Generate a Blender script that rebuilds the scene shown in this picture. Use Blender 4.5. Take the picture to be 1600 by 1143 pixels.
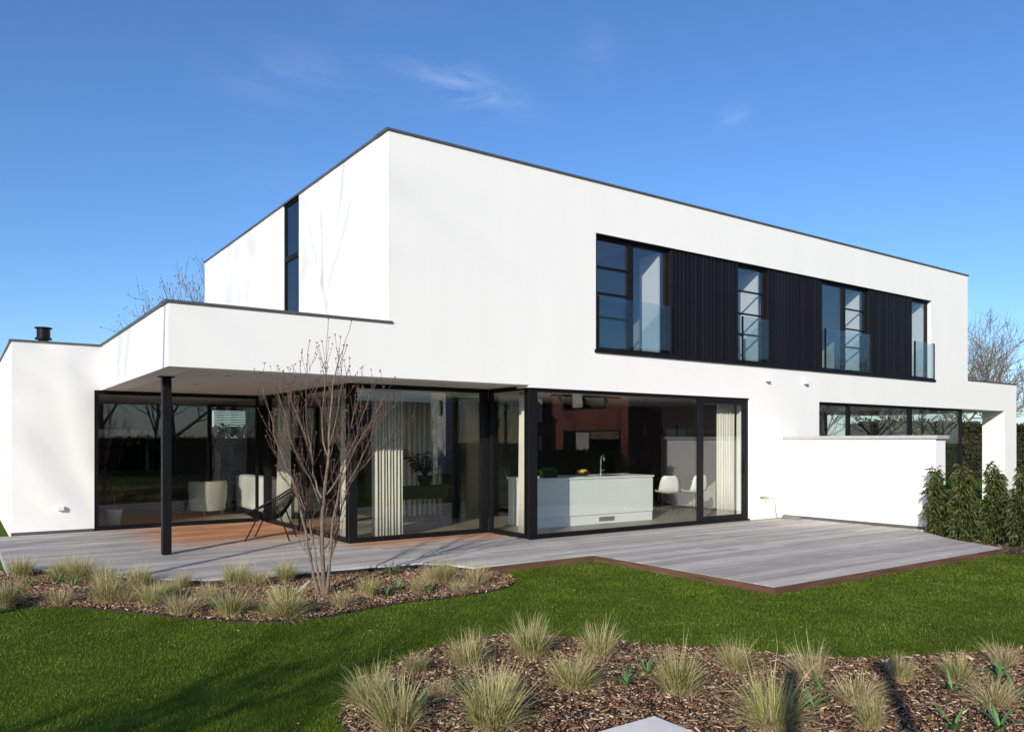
import bpy, math, random
import numpy as np
from mathutils import Vector, Matrix

for o in list(bpy.data.objects):
    bpy.data.objects.remove(o, do_unlink=True)
scene = bpy.context.scene
COL = scene.collection
R = math.radians

# ------------------------------------------------------------------ camera
FPX, CXP, HYP, CAMH = 1227.0, 800.0, 690.0, 1.6      # focal length, centre column, horizon row of the photograph
FW = (0.5764, 0.8171)
RT = (0.8171, -0.5764)
cam_d = bpy.data.cameras.new('camera')
cam = bpy.data.objects.new('camera', cam_d)
COL.objects.link(cam)
cam_d.sensor_width = 36.0
cam_d.lens = 36.0 * FPX / 1600.0
cam_d.shift_y = (HYP - 571.5) / 1600.0
cam_d.clip_start = 0.05
cam_d.clip_end = 3000
cam.location = (0, 0, CAMH)
cam.rotation_euler = (R(90), 0, -math.atan2(FW[0], FW[1]))
scene.camera = cam

# ------------------------------------------------------------------ light
SUN_A, SUN_E = R(35.5), R(21.8)                        # heading of the light over the ground, elevation
LD = Vector((math.cos(SUN_A) * math.cos(SUN_E), math.sin(SUN_A) * math.cos(SUN_E), -math.sin(SUN_E)))
sd = bpy.data.lights.new('sun', 'SUN')
sd.energy = 4.1
sd.angle = R(0.53)
sd.color = (1.0, 0.925, 0.80)
sun = bpy.data.objects.new('sun', sd)
COL.objects.link(sun)
sun.rotation_euler = LD.to_track_quat('-Z', 'Y').to_euler()
sun.location = (-20, -15, 20)

world = bpy.data.worlds.new('World')
scene.world = world
world.use_nodes = True
wn, wl = world.node_tree.nodes, world.node_tree.links
wn.clear()
w_out = wn.new('ShaderNodeOutputWorld')
w_bg = wn.new('ShaderNodeBackground')
w_bg.inputs['Strength'].default_value = 0.135
sky = wn.new('ShaderNodeTexSky')
sky.sky_type = 'NISHITA'
sky.sun_disc = False
sky.sun_elevation = SUN_E
sky.sun_rotation = math.atan2(-math.cos(SUN_A), -math.sin(SUN_A)) % (2 * math.pi)
sky.altitude = 0
sky.air_density = 1.0
sky.dust_density = 0.55
sky.ozone_density = 6.0
# thin cirrus wisps: stretched noise over the sky dome, stronger in a few streaks
tc = wn.new('ShaderNodeTexCoord')
mp = wn.new('ShaderNodeMapping')
mp.inputs['Rotation'].default_value = (0.25, 0.1, 0.6)
mp.inputs['Scale'].default_value = (5, 14, 30)
ns = wn.new('ShaderNodeTexNoise')
ns.inputs['Scale'].default_value = 1.0
ns.inputs['Detail'].default_value = 9
ns.inputs['Roughness'].default_value = 0.62
ns.inputs['Distortion'].default_value = 0.6
wl.new(tc.outputs['Generated'], mp.inputs['Vector'])
wl.new(mp.outputs['Vector'], ns.inputs['Vector'])
rmp = wn.new('ShaderNodeMapRange')
rmp.inputs['From Min'].default_value = 0.42
rmp.inputs['From Max'].default_value = 0.85
wl.new(ns.outputs['Fac'], rmp.inputs['Value'])
big = wn.new('ShaderNodeTexNoise')
big.inputs['Scale'].default_value = 2.2
big.inputs['Detail'].default_value = 1
wl.new(tc.outputs['Generated'], big.inputs['Vector'])
rmb = wn.new('ShaderNodeMapRange')
rmb.inputs['From Min'].default_value = 0.5
rmb.inputs['From Max'].default_value = 0.75
rmb.inputs['To Max'].default_value = 0.05
wl.new(big.outputs['Fac'], rmb.inputs['Value'])


def sky_dir(u, v):
    a, b = (u - CXP) / FPX, (HYP - v) / FPX
    return Vector((FW[0] + a * RT[0], FW[1] + a * RT[1], b)).normalized()


acc = rmb.outputs['Result']
for (p, q, wid, amt) in [((655, 105), (800, 165), 0.02, 0.27), ((330, 125), (540, 112), 0.03, 0.09), ((1125, 190), (1165, 172), 0.014, 0.15), ((900, 95), (960, 60), 0.03, 0.06)]:
    A, B = sky_dir(*p), sky_dir(*q)
    mid, ax = (A + B) / 2, (B - A)
    half = ax.length / 2
    ax.normalize()
    sub = wn.new('ShaderNodeVectorMath'); sub.operation = 'SUBTRACT'
    nrm = wn.new('ShaderNodeVectorMath'); nrm.operation = 'NORMALIZE'
    wl.new(tc.outputs['Generated'], nrm.inputs[0])
    wl.new(nrm.outputs[0], sub.inputs[0]); sub.inputs[1].default_value = mid
    dt = wn.new('ShaderNodeVectorMath'); dt.operation = 'DOT_PRODUCT'
    wl.new(sub.outputs[0], dt.inputs[0]); dt.inputs[1].default_value = ax
    ln = wn.new('ShaderNodeVectorMath'); ln.operation = 'LENGTH'
    wl.new(sub.outputs[0], ln.inputs[0])

    def mth(op, a_, b_=None):
        m = wn.new('ShaderNodeMath'); m.operation = op
        for k, x_ in enumerate((a_, b_)):
            if x_ is None: continue
            if isinstance(x_, (int, float)): m.inputs[k].default_value = x_
            else: wl.new(x_, m.inputs[k])
        return m.outputs[0]
    al = dt.outputs['Value']
    across = mth('SQRT', mth('MAXIMUM', mth('SUBTRACT', mth('POWER', ln.outputs['Value'], 2), mth('POWER', al, 2)), 0))
    e = mth('ADD', mth('POWER', mth('DIVIDE', al, half * 1.15), 2), mth('POWER', mth('DIVIDE', across, wid), 2))
    g = mth('MULTIPLY', mth('POWER', 2.718, mth('MULTIPLY', e, -1.1)), amt)
    acc = mth('ADD', acc, g)
fac = wn.new('ShaderNodeMath'); fac.operation = 'MULTIPLY'; fac.use_clamp = True
wl.new(acc, fac.inputs[0]); wl.new(rmp.outputs['Result'], fac.inputs[1])
mixw = wn.new('ShaderNodeMix'); mixw.data_type = 'RGBA'
wl.new(fac.outputs[0], mixw.inputs[0])
hs = wn.new('ShaderNodeHueSaturation')
hs.inputs['Saturation'].default_value = 1.06
hs.inputs['Hue'].default_value = 0.504
wl.new(sky.outputs['Color'], hs.inputs['Color'])
wl.new(hs.outputs['Color'], mixw.inputs[6])
mixw.inputs[7].default_value = (8.0, 8.3, 9.2, 1)
wl.new(mixw.outputs[2], w_bg.inputs['Color'])
wl.new(w_bg.outputs[0], w_out.inputs['Surface'])

scene.view_settings.view_transform = 'Standard'
scene.view_settings.look = 'None'
scene.view_settings.gamma = 1
scene.view_settings.use_curve_mapping = False
scene.view_settings.exposure = 0.36
scene.render.engine = 'CYCLES'
scene.cycles.max_bounces = 10
scene.cycles.transparent_max_bounces = 24
scene.cycles.sample_clamp_indirect = 6.0

# ------------------------------------------------------------------ placing helpers


def G(u, v, z):
    """point of the level z that the photograph shows at pixel u, v"""
    a, b = (u - CXP) / FPX, (HYP - v) / FPX
    t = (z - CAMH) / b
    return Vector((t * (FW[0] + a * RT[0]), t * (FW[1] + a * RT[1]), z))


def at_depth(u, v, t):
    a, b = (u - CXP) / FPX, (HYP - v) / FPX
    return Vector((t * (FW[0] + a * RT[0]), t * (FW[1] + a * RT[1]), CAMH + t * b))


# ------------------------------------------------------------------ materials
def new_mat(name):
    m = bpy.data.materials.new(name)
    m.use_nodes = True
    return m, m.node_tree.nodes, m.node_tree.links, m.node_tree.nodes['Principled BSDF']


def mat(name, col, rough=0.7, var=0.0, scale=8.0, bump=0.0, bscale=120.0, metal=0.0, spec=0.5, rand=0.0, stretch=(1, 1, 1)):
    m, n, l, p = new_mat(name)
    p.inputs['Roughness'].default_value = rough
    p.inputs['Metallic'].default_value = metal
    p.inputs['Specular IOR Level'].default_value = spec
    p.inputs['Base Color'].default_value = (*col, 1)
    tcn = n.new('ShaderNodeTexCoord')
    mpn = n.new('ShaderNodeMapping')
    mpn.inputs['Scale'].default_value = stretch
    l.new(tcn.outputs['Object'], mpn.inputs['Vector'])
    last = None
    if var:
        t = n.new('ShaderNodeTexNoise')
        t.inputs['Scale'].default_value = scale
        t.inputs['Detail'].default_value = 6
        t.inputs['Roughness'].default_value = 0.6
        l.new(mpn.outputs['Vector'], t.inputs['Vector'])
        r = n.new('ShaderNodeMapRange')
        r.inputs['From Min'].default_value = 0.3
        r.inputs['From Max'].default_value = 0.7
        r.inputs['To Min'].default_value = 1 - var
        r.inputs['To Max'].default_value = 1 + var
        l.new(t.outputs['Fac'], r.inputs['Value'])
        last = r.outputs['Result']
    if rand:
        oi = n.new('ShaderNodeObjectInfo')
        r = n.new('ShaderNodeMapRange')
        r.inputs['To Min'].default_value = 1 - rand
        r.inputs['To Max'].default_value = 1 + rand
        l.new(oi.outputs['Random'], r.inputs['Value'])
        if last is None:
            last = r.outputs['Result']
        else:
            mm = n.new('ShaderNodeMath'); mm.operation = 'MULTIPLY'
            l.new(last, mm.inputs[0]); l.new(r.outputs['Result'], mm.inputs[1])
            last = mm.outputs[0]
    if last is not None:
        h = n.new('ShaderNodeHueSaturation')
        h.inputs['Color'].default_value = (*col, 1)
        l.new(last, h.inputs['Value'])
        l.new(h.outputs['Color'], p.inputs['Base Color'])
    if bump:
        t = n.new('ShaderNodeTexNoise')
        t.inputs['Scale'].default_value = bscale
        t.inputs['Detail'].default_value = 4
        l.new(tcn.outputs['Object'], t.inputs['Vector'])
        b = n.new('ShaderNodeBump')
        b.inputs['Strength'].default_value = bump
        b.inputs['Distance'].default_value = 0.01
        l.new(t.outputs['Fac'], b.inputs['Height'])
        l.new(b.outputs['Normal'], p.inputs['Normal'])
    return m


def leaf_mat(name, stops, rough=0.6, trans=0.25, spec=0.1):
    """colour differs from blade to blade (random per island)"""
    m, n, l, p = new_mat(name)
    g = n.new('ShaderNodeNewGeometry')
    cr = n.new('ShaderNodeValToRGB')
    el = cr.color_ramp.elements
    while len(el) < len(stops): el.new(0.5)
    for e, (pos, c) in zip(el, stops):
        e.position = pos
        e.color = (*c, 1)
    l.new(g.outputs['Random Per Island'], cr.inputs['Fac'])
    l.new(cr.outputs['Color'], p.inputs['Base Color'])
    p.inputs['Roughness'].default_value = rough
    p.inputs['Specular IOR Level'].default_value = spec
    if trans:
        tr = n.new('ShaderNodeBsdfTranslucent')
        l.new(cr.outputs['Color'], tr.inputs['Color'])
        mx = n.new('ShaderNodeMixShader')
        mx.inputs[0].default_value = trans
        l.new(p.outputs[0], mx.inputs[1]); l.new(tr.outputs[0], mx.inputs[2])
        l.new(mx.outputs[0], n['Material Output'].inputs['Surface'])
    return m


def glass_mat(name, tint=(0.86, 0.93, 0.9), ior=1.62, rough=0.0):
    m, n, l, p = new_mat(name)
    n.remove(p)
    geo = n.new('ShaderNodeNewGeometry')
    mi = n.new('ShaderNodeMix')
    mi.data_type = 'FLOAT'
    mi.inputs[2].default_value = ior
    mi.inputs[3].default_value = 1.0 / ior
    l.new(geo.outputs['Backfacing'], mi.inputs[0])
    fr = n.new('ShaderNodeFresnel')
    l.new(mi.outputs[0], fr.inputs['IOR'])
    tr = n.new('ShaderNodeBsdfTransparent')
    tr.inputs['Color'].default_value = (*tint, 1)
    gl = n.new('ShaderNodeBsdfGlossy')
    gl.inputs['Roughness'].default_value = rough
    mx = n.new('ShaderNodeMixShader')
    l.new(fr.outputs[0], mx.inputs[0])
    l.new(tr.outputs[0], mx.inputs[1]); l.new(gl.outputs[0], mx.inputs[2])
    l.new(mx.outputs[0], n['Material Output'].inputs['Surface'])
    return m


M = {}
M['render'] = mat('white_render', (0.80, 0.79, 0.765), 0.9, var=0.02, scale=1.0, bump=0.3, bscale=140, spec=0.12, stretch=(1.6, 1.6, 0.35))
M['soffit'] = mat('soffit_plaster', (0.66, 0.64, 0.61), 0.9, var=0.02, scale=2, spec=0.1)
M['coping'] = mat('grey_coping', (0.10, 0.095, 0.09), 0.5, var=0.06, scale=3, metal=0.2)
M['black'] = mat('black_aluminium', (0.007, 0.007, 0.008), 0.5, var=0.1, scale=5, spec=0.18)
M['slat'] = mat('black_cladding', (0.007, 0.0073, 0.009), 0.5, var=0.15, scale=6, rand=0.3, spec=0.22)
M['glass'] = glass_mat('window_glass', (0.955, 0.97, 0.96), 1.75)
M['bluglass'] = glass_mat('upper_window_glass', (0.92, 0.95, 0.97), 2.1)
M['darkglass'] = glass_mat('dark_glass', (0.3, 0.33, 0.38), 1.8)
M['rail'] = glass_mat('balustrade_glass', (0.86, 0.92, 0.94), 1.5)
M['floor'] = mat('interior_floor', (0.26, 0.235, 0.175), 0.45, var=0.08, scale=3)
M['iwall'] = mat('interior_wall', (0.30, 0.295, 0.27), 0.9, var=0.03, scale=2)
M['iwhite'] = mat('interior_white', (0.74, 0.73, 0.70), 0.85, var=0.02, scale=2)
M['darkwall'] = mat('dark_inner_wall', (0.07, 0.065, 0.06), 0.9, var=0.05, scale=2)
M['ceil'] = mat('interior_ceiling', (0.42, 0.40, 0.36), 0.9, var=0.02, scale=2)
M['stone'] = mat('bluestone_cap', (0.40, 0.40, 0.40), 0.7, var=0.1, scale=12)
M['curtain'] = mat('linen_curtain', (0.66, 0.63, 0.54), 0.95, var=0.05, scale=10, bump=0.2, bscale=300)
M['island'] = mat('kitchen_front', (0.81, 0.83, 0.78), 0.45, var=0.01, scale=2)
M['blackmat'] = mat('black_matt', (0.012, 0.012, 0.012), 0.6, var=0.05)
M['chrome'] = mat('chrome', (0.75, 0.75, 0.75), 0.12, var=0.02, metal=1.0)
M['grille'] = mat('grey_grille', (0.18, 0.18, 0.18), 0.5, var=0.1)
M['white_plastic'] = mat('white_plastic', (0.78, 0.78, 0.76), 0.4, var=0.02)
M['soil'] = mat('bark_soil', (0.028, 0.018, 0.012), 0.95, var=0.5, scale=14, bump=0.8, bscale=60)
M['lawn'] = mat('lawn_ground', (0.052, 0.092, 0.008), 0.95, var=0.35, scale=5, bump=0.7, bscale=200, spec=0.05)
M['paving'] = mat('concrete_slab', (0.74, 0.70, 0.64), 0.85, var=0.1, scale=9, bump=0.25, bscale=150)
M['gravel'] = mat('gravel_path', (0.34, 0.29, 0.24), 0.95, var=0.3, scale=60, bump=0.7, bscale=90)
M['bark'] = mat('tree_bark', (0.145, 0.11, 0.08), 0.85, var=0.5, scale=24, bump=0.8, bscale=60, stretch=(1, 1, 0.3))
M['twig'] = mat('twig_bark', (0.095, 0.066, 0.052), 0.85, var=0.3, scale=12)
M['bud'] = mat('leaf_bud', (0.11, 0.042, 0.03), 0.7, var=0.3, scale=30)
M['fartwig'] = mat('grey_twig', (0.19, 0.15, 0.125), 0.9, var=0.2, scale=4)
M['fartrunk'] = mat('grey_trunk', (0.21, 0.175, 0.14), 0.9, var=0.25, scale=6, bump=0.4, bscale=30)
M['deadwood'] = mat('weathered_wood', (0.32, 0.27, 0.22), 0.8, var=0.15, scale=12)
M['fascia'] = mat('brown_fascia', (0.105, 0.052, 0.030), 0.85, var=0.45, scale=6, bump=0.3, bscale=60, stretch=(0.3, 0.3, 3))
M['cloth'] = mat('beige_upholstery', (0.52, 0.49, 0.40), 0.95, var=0.05, scale=12, bump=0.3, bscale=250)
M['brick_a'] = mat('red_brick', (0.30, 0.085, 0.06), 0.9, var=0.2, scale=20, rand=0.15)
M['mortar'] = mat('brick_wall_red', (0.23, 0.08, 0.06), 0.95, var=0.25, scale=12)
M['grey_render'] = mat('grey_render', (0.20, 0.20, 0.205), 0.9, var=0.05)
M['wood_warm'] = mat('warm_wood', (0.42, 0.20, 0.08), 0.6, var=0.2, scale=10)
M['pot'] = mat('white_pot', (0.70, 0.70, 0.68), 0.5, var=0.03)
M['yellow'] = mat('banana_skin', (0.70, 0.48, 0.06), 0.5, var=0.1)
M['orange'] = mat('orange_skin', (0.75, 0.22, 0.02), 0.5, var=0.1)
M['blind'] = mat('blind_slat', (0.55, 0.56, 0.55), 0.5, var=0.02)
M['hose'] = mat('grey_hose', (0.20, 0.19, 0.17), 0.6, var=0.1)
M['brass'] = mat('brass_tap', (0.42, 0.36, 0.25), 0.4, var=0.1, metal=0.8)
M['leafgreen'] = leaf_mat('laurel_leaf', [(0, (0.03, 0.046, 0.012)), (0.5, (0.07, 0.098, 0.026)), (0.85, (0.13, 0.15, 0.05)), (1, (0.18, 0.11, 0.055))], 0.38, 0.15, 0.35)
M['hedge'] = leaf_mat('hedge_leaf', [(0, (0.015, 0.026, 0.01)), (0.7, (0.035, 0.05, 0.018)), (1, (0.075, 0.055, 0.03))], 0.6, 0.15)
M['palm'] = leaf_mat('palm_leaf', [(0, (0.012, 0.025, 0.012)), (1, (0.025, 0.045, 0.018))], 0.5, 0.1)
M['olive'] = leaf_mat('olive_leaf', [(0, (0.10, 0.13, 0.07)), (1, (0.18, 0.20, 0.12))], 0.6, 0.2)
M['herb'] = leaf_mat('herb_leaf', [(0, (0.06, 0.16, 0.03)), (1, (0.12, 0.26, 0.06))], 0.6, 0.2)
M['iris'] = mat('strap_leaf', (0.075, 0.165, 0.045), 0.5, var=0.25, scale=12, rand=0.3)
M['grassgreen'] = leaf_mat('tuft_green', [(0, (0.13, 0.17, 0.035)), (0.4, (0.25, 0.27, 0.075)), (0.75, (0.42, 0.385, 0.16)), (1, (0.58, 0.49, 0.26))], 0.7, 0.3)
M['grassdry'] = leaf_mat('tuft_straw', [(0, (0.34, 0.25, 0.13)), (0.6, (0.52, 0.40, 0.24)), (1, (0.66, 0.56, 0.38))], 0.8, 0.3)
M['turf'] = leaf_mat('turf_blade', [(0, (0.056, 0.095, 0.010)), (0.5, (0.105, 0.160, 0.016)), (0.92, (0.175, 0.215, 0.028)), (1, (0.33, 0.29, 0.10))], 0.7, 0.22, 0.04)
def pale_tips(m, z0, z1, amt, col):
    n, l = m.node_tree.nodes, m.node_tree.links
    p = n['Principled BSDF']; src = p.inputs['Base Color'].links[0].from_socket
    tcn = n.new('ShaderNodeTexCoord'); sp = n.new('ShaderNodeSeparateXYZ'); l.new(tcn.outputs['Object'], sp.inputs[0])
    r = n.new('ShaderNodeMapRange'); r.inputs['From Min'].default_value = z0; r.inputs['From Max'].default_value = z1; r.inputs['To Max'].default_value = amt
    l.new(sp.outputs['Z'], r.inputs['Value'])
    r2 = n.new('ShaderNodeMapRange'); r2.inputs['From Min'].default_value = .07; r2.inputs['From Max'].default_value = .01; r2.inputs['To Max'].default_value = .8
    l.new(sp.outputs['Z'], r2.inputs['Value'])
    ad = n.new('ShaderNodeMath'); ad.operation = 'MAXIMUM'; l.new(r.outputs['Result'], ad.inputs[0]); l.new(r2.outputs['Result'], ad.inputs[1])
    mx = n.new('ShaderNodeMix'); mx.data_type = 'RGBA'; l.new(ad.outputs[0], mx.inputs[0]); l.new(src, mx.inputs[6]); mx.inputs[7].default_value = (*col, 1)
    l.new(mx.outputs[2], p.inputs['Base Color'])
    for nd in n:
        if nd.type == 'BSDF_TRANSLUCENT': l.new(mx.outputs[2], nd.inputs['Color'])


pale_tips(M['grassgreen'], .13, .30, .7, (0.62, 0.53, 0.30))
M['chip'] = leaf_mat('bark_chip', [(0, (0.07, 0.04, 0.024)), (0.4, (0.19, 0.105, 0.063)), (0.8, (0.32, 0.20, 0.125)), (1, (0.62, 0.48, 0.35))], 0.9, 0.0)


def turf_variation():
    """broad tonal drift over the lawn"""
    m = M['turf']; n, l = m.node_tree.nodes, m.node_tree.links
    p = n['Principled BSDF']
    src = p.inputs['Base Color'].links[0].from_socket
    tcn = n.new('ShaderNodeTexCoord')
    t = n.new('ShaderNodeTexNoise'); t.inputs['Scale'].default_value = 1.7; t.inputs['Detail'].default_value = 5
    l.new(tcn.outputs['Object'], t.inputs['Vector'])
    r = n.new('ShaderNodeMapRange'); r.inputs['From Min'].default_value = 0.3; r.inputs['From Max'].default_value = 0.7
    r.inputs['To Min'].default_value = 0.68; r.inputs['To Max'].default_value = 1.28
    l.new(t.outputs['Fac'], r.inputs['Value'])
    h = n.new('ShaderNodeHueSaturation')
    l.new(src, h.inputs['Color']); l.new(r.outputs['Result'], h.inputs['Value'])
    l.new(h.outputs['Color'], p.inputs['Base Color'])
    for nd in n:
        if nd.type == 'BSDF_TRANSLUCENT': l.new(h.outputs['Color'], nd.inputs['Color'])


turf_variation()


def deck_mat():
    m, n, l, p = new_mat('weathered_decking')
    p.inputs['Roughness'].default_value = 0.75
    p.inputs['Specular IOR Level'].default_value = 0.3
    geo = n.new('ShaderNodeNewGeometry')
    sep = n.new('ShaderNodeSeparateXYZ')
    l.new(geo.outputs['Position'], sep.inputs[0])
    oi = n.new('ShaderNodeObjectInfo')

    def mr(src, a, b, c=0.0, d=1.0):
        r = n.new('ShaderNodeMapRange'); r.interpolation_type = 'SMOOTHSTEP'
        r.inputs['From Min'].default_value = a; r.inputs['From Max'].default_value = b
        r.inputs['To Min'].default_value = c; r.inputs['To Max'].default_value = d
        l.new(src, r.inputs['Value']); return r.outputs['Result']

    def mt(op, a, b):
        q = n.new('ShaderNodeMath'); q.operation = op
        for k, x in enumerate((a, b)):
            if isinstance(x, (int, float)): q.inputs[k].default_value = x
            else: l.new(x, q.inputs[k])
        return q.outputs[0]
    # grain, offset board by board
    mpn = n.new('ShaderNodeMapping'); mpn.inputs['Scale'].default_value = (0.55, 30, 30)
    cmb = n.new('ShaderNodeCombineXYZ')
    l.new(mt('MULTIPLY', oi.outputs['Random'], 37.0), cmb.inputs[0])
    l.new(cmb.outputs[0], mpn.inputs['Location'])
    l.new(geo.outputs['Position'], mpn.inputs['Vector'])
    gr = n.new('ShaderNodeTexNoise'); gr.inputs['Scale'].default_value = 2.0; gr.inputs['Detail'].default_value = 7; gr.inputs['Roughness'].default_value = 0.65
    l.new(mpn.outputs[0], gr.inputs['Vector'])
    pat = n.new('ShaderNodeTexNoise'); pat.inputs['Scale'].default_value = 1.3; pat.inputs['Detail'].default_value = 5
    l.new(geo.outputs['Position'], pat.inputs['Vector'])
    # boards that rain does not reach under the canopy keep their reddish brown
    wob = mt('MULTIPLY', mt('SUBTRACT', pat.outputs['Fac'], 0.5), 1.6)
    yy = mt('ADD', sep.outputs['Y'], wob)
    m1 = mt('MULTIPLY', mr(yy, 11.9, 13.7), mr(sep.outputs['X'], 1.9, 3.4))
    m2 = mt('MULTIPLY', mr(yy, 10.5, 11.5), mt('MULTIPLY', mr(sep.outputs['X'], 4.6, 5.3), mr(sep.outputs['X'], 8.2, 7.6)))
    mask = mt('MULTIPLY', mt('MAXIMUM', m1, m2), mr(gr.outputs['Fac'], 0.3, 0.6, 0.75, 1.0))
    mx = n.new('ShaderNodeMix'); mx.data_type = 'RGBA'
    l.new(mask, mx.inputs[0])
    mx.inputs[6].default_value = (0.43, 0.395, 0.36, 1)
    mx.inputs[7].default_value = (0.47, 0.205, 0.09, 1)
    val = mt('MULTIPLY', mt('MULTIPLY', mr(gr.outputs['Fac'], 0.3, 0.7, 0.70, 1.25), mr(oi.outputs['Random'], 0, 1, 0.80, 1.15)), mr(pat.outputs['Fac'], 0.3, 0.7, 0.93, 1.06))
    h = n.new('ShaderNodeHueSaturation')
    l.new(mx.outputs[2], h.inputs['Color']); l.new(val, h.inputs['Value'])
    l.new(h.outputs['Color'], p.inputs['Base Color'])
    b = n.new('ShaderNodeBump'); b.inputs['Strength'].default_value = 0.35; b.inputs['Distance'].default_value = 0.004
    l.new(gr.outputs['Fac'], b.inputs['Height']); l.new(b.outputs['Normal'], p.inputs['Normal'])
    return m


M['deck'] = deck_mat()


# ------------------------------------------------------------------ mesh helpers
WLOC = {}                                     # world location of each parent


class MB:
    def __init__(s):
        s.v, s.f = [], []

    def box(s, x0, x1, y0, y1, z0, z1):
        k = len(s.v)
        s.v += [(x0, y0, z0), (x1, y0, z0), (x1, y1, z0), (x0, y1, z0), (x0, y0, z1), (x1, y0, z1), (x1, y1, z1), (x0, y1, z1)]
        s.f += [(k, k + 3, k + 2, k + 1), (k + 4, k + 5, k + 6, k + 7), (k, k + 1, k + 5, k + 4), (k + 1, k + 2, k + 6, k + 5), (k + 2, k + 3, k + 7, k + 6), (k + 3, k, k + 4, k + 7)]
        return s

    def prism(s, poly, z0, z1):
        k, n = len(s.v), len(poly)
        s.v += [(x, y, z0) for x, y in poly] + [(x, y, z1) for x, y in poly]
        s.f.append(tuple(range(k + n - 1, k - 1, -1)))
        s.f.append(tuple(range(k + n, k + 2 * n)))
        for i in range(n):
            j = (i + 1) % n
            s.f.append((k + i, k + j, k + n + j, k + n + i))
        return s

    def tube(s, pts, rad, n=6, cap=True):
        pts = [Vector(p) for p in pts]
        if isinstance(rad, (int, float)): rad = [rad] * len(pts)
        k = len(s.v)
        t0 = (pts[1] - pts[0]).normalized()
        ref = Vector((0, 0, 1)) if abs(t0.z) < 0.9 else Vector((1, 0, 0))
        for i, p in enumerate(pts):
            t = (pts[min(i + 1, len(pts) - 1)] - pts[max(i - 1, 0)])
            if t.length < 1e-9: t = t0
            t = t.normalized()
            a = t.cross(ref)
            if a.length < 1e-4: a = t.cross(Vector((0, 1, 0)))
            a.normalize()
            b = t.cross(a)
            for j in range(n):
                an = 2 * math.pi * j / n
                q = p + (a * math.cos(an) + b * math.sin(an)) * rad[i]
                s.v.append((q.x, q.y, q.z))
        for i in range(len(pts) - 1):
            for j in range(n):
                j2 = (j + 1) % n
                s.f.append((k + i * n + j, k + i * n + j2, k + (i + 1) * n + j2, k + (i + 1) * n + j))
        if cap:
            s.f.append(tuple(k + j for j in range(n - 1, -1, -1)))
            e = k + (len(pts) - 1) * n
            s.f.append(tuple(e + j for j in range(n)))
        return s

    def lathe(s, c, prof, n=20):
        """prof: (radius, z) pairs from bottom to top"""
        k = len(s.v)
        for r, z in prof:
            for j in range(n):
                an = 2 * math.pi * j / n
                s.v.append((c[0] + r * math.cos(an), c[1] + r * math.sin(an), c[2] + z))
        m = len(prof)
        for i in range(m - 1):
            for j in range(n):
                j2 = (j + 1) % n
                s.f.append((k + i * n + j, k + i * n + j2, k + (i + 1) * n + j2, k + (i + 1) * n + j))
        s.f.append(tuple(k + j for j in range(n - 1, -1, -1)))
        s.f.append(tuple(k + (m - 1) * n + j for j in range(n)))
        return s

    def ball(s, c, r, n=8, m=5, sq=(1, 1, 1)):
        prof = []
        k = len(s.v)
        for i in range(m + 1):
            ph = math.pi * (i / m) - math.pi / 2
            rr = max(math.cos(ph), 0.05)
            for j in range(n):
                an = 2 * math.pi * j / n
                s.v.append((c[0] + r * sq[0] * rr * math.cos(an), c[1] + r * sq[1] * rr * math.sin(an), c[2] + r * sq[2] * math.sin(ph)))
        for i in range(m):
            for j in range(n):
                j2 = (j + 1) % n
                s.f.append((k + i * n + j, k + i * n + j2, k + (i + 1) * n + j2, k + (i + 1) * n + j))
        return s

    def leaf(s, p, d, side, L, W, droop=0.25):
        """a folded pointed leaf"""
        p, d, side = Vector(p), Vector(d).normalized(), Vector(side).normalized()
        up = side.cross(d)
        k = len(s.v)
        mid = p + d * (L * 0.5) + up * 0.0
        tip = p + d * L - Vector((0, 0, 1)) * L * droop
        a = mid + side * W * 0.5 + up * W * 0.18
        b = mid - side * W * 0.5 + up * W * 0.18
        for q in (p, a, tip, b): s.v.append((q.x, q.y, q.z))
        mid2 = mid - Vector((0, 0, 1)) * L * droop * 0.3
        s.v.append((mid2.x, mid2.y, mid2.z))
        s.f += [(k, k + 1, k + 4), (k + 1, k + 2, k + 4), (k + 2, k + 3, k + 4), (k + 3, k, k + 4)]
        return s

    def mesh(s, name, material, off=None, smooth=False):
        me = bpy.data.meshes.new(name)
        v = s.v
        if off is not None:
            v = [(a - off[0], b - off[1], c - off[2]) for a, b, c in v]
        me.from_pydata(v, [], s.f)
        me.materials.append(M[material] if isinstance(material, str) else material)
        if smooth:
            me.polygons.foreach_set('use_smooth', [True] * len(me.polygons))
        me.update()
        return me

    def build(s, name, material, parent=None, smooth=False, bevel=0.0, local=False, at=None):
        """world coordinates unless local; parents are never rotated when world coordinates are used"""
        off = None
        if not local:
            off = WLOC[parent.name] if parent is not None else (at if at is not None else None)
        me = s.mesh(name, material, off, smooth)
        o = bpy.data.objects.new(name, me)
        COL.objects.link(o)
        if parent is not None: o.parent = parent
        elif at is not None: o.location = at
        WLOC[o.name] = WLOC[parent.name] if parent is not None and not local else (at if at is not None else (0, 0, 0))
        if bevel:
            b = o.modifiers.new('bevel', 'BEVEL'); b.width = bevel; b.segments = 2; b.limit_method = 'ANGLE'
        return o


def tag(o, label=None, cat=None, group=None, kind=None):
    if label: o['label'] = label
    if cat: o['category'] = cat
    if group: o['group'] = group
    if kind: o['kind'] = kind
    return o


def thing(name, label, cat, loc=(0, 0, 0), rz=0.0, group=None):
    o = bpy.data.objects.new(name, None)
    COL.objects.link(o)
    o.empty_display_size = 0.2
    o.location = loc
    o.rotation_euler = (0, 0, rz)
    WLOC[o.name] = tuple(loc)
    return tag(o, label, cat, group)


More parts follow.
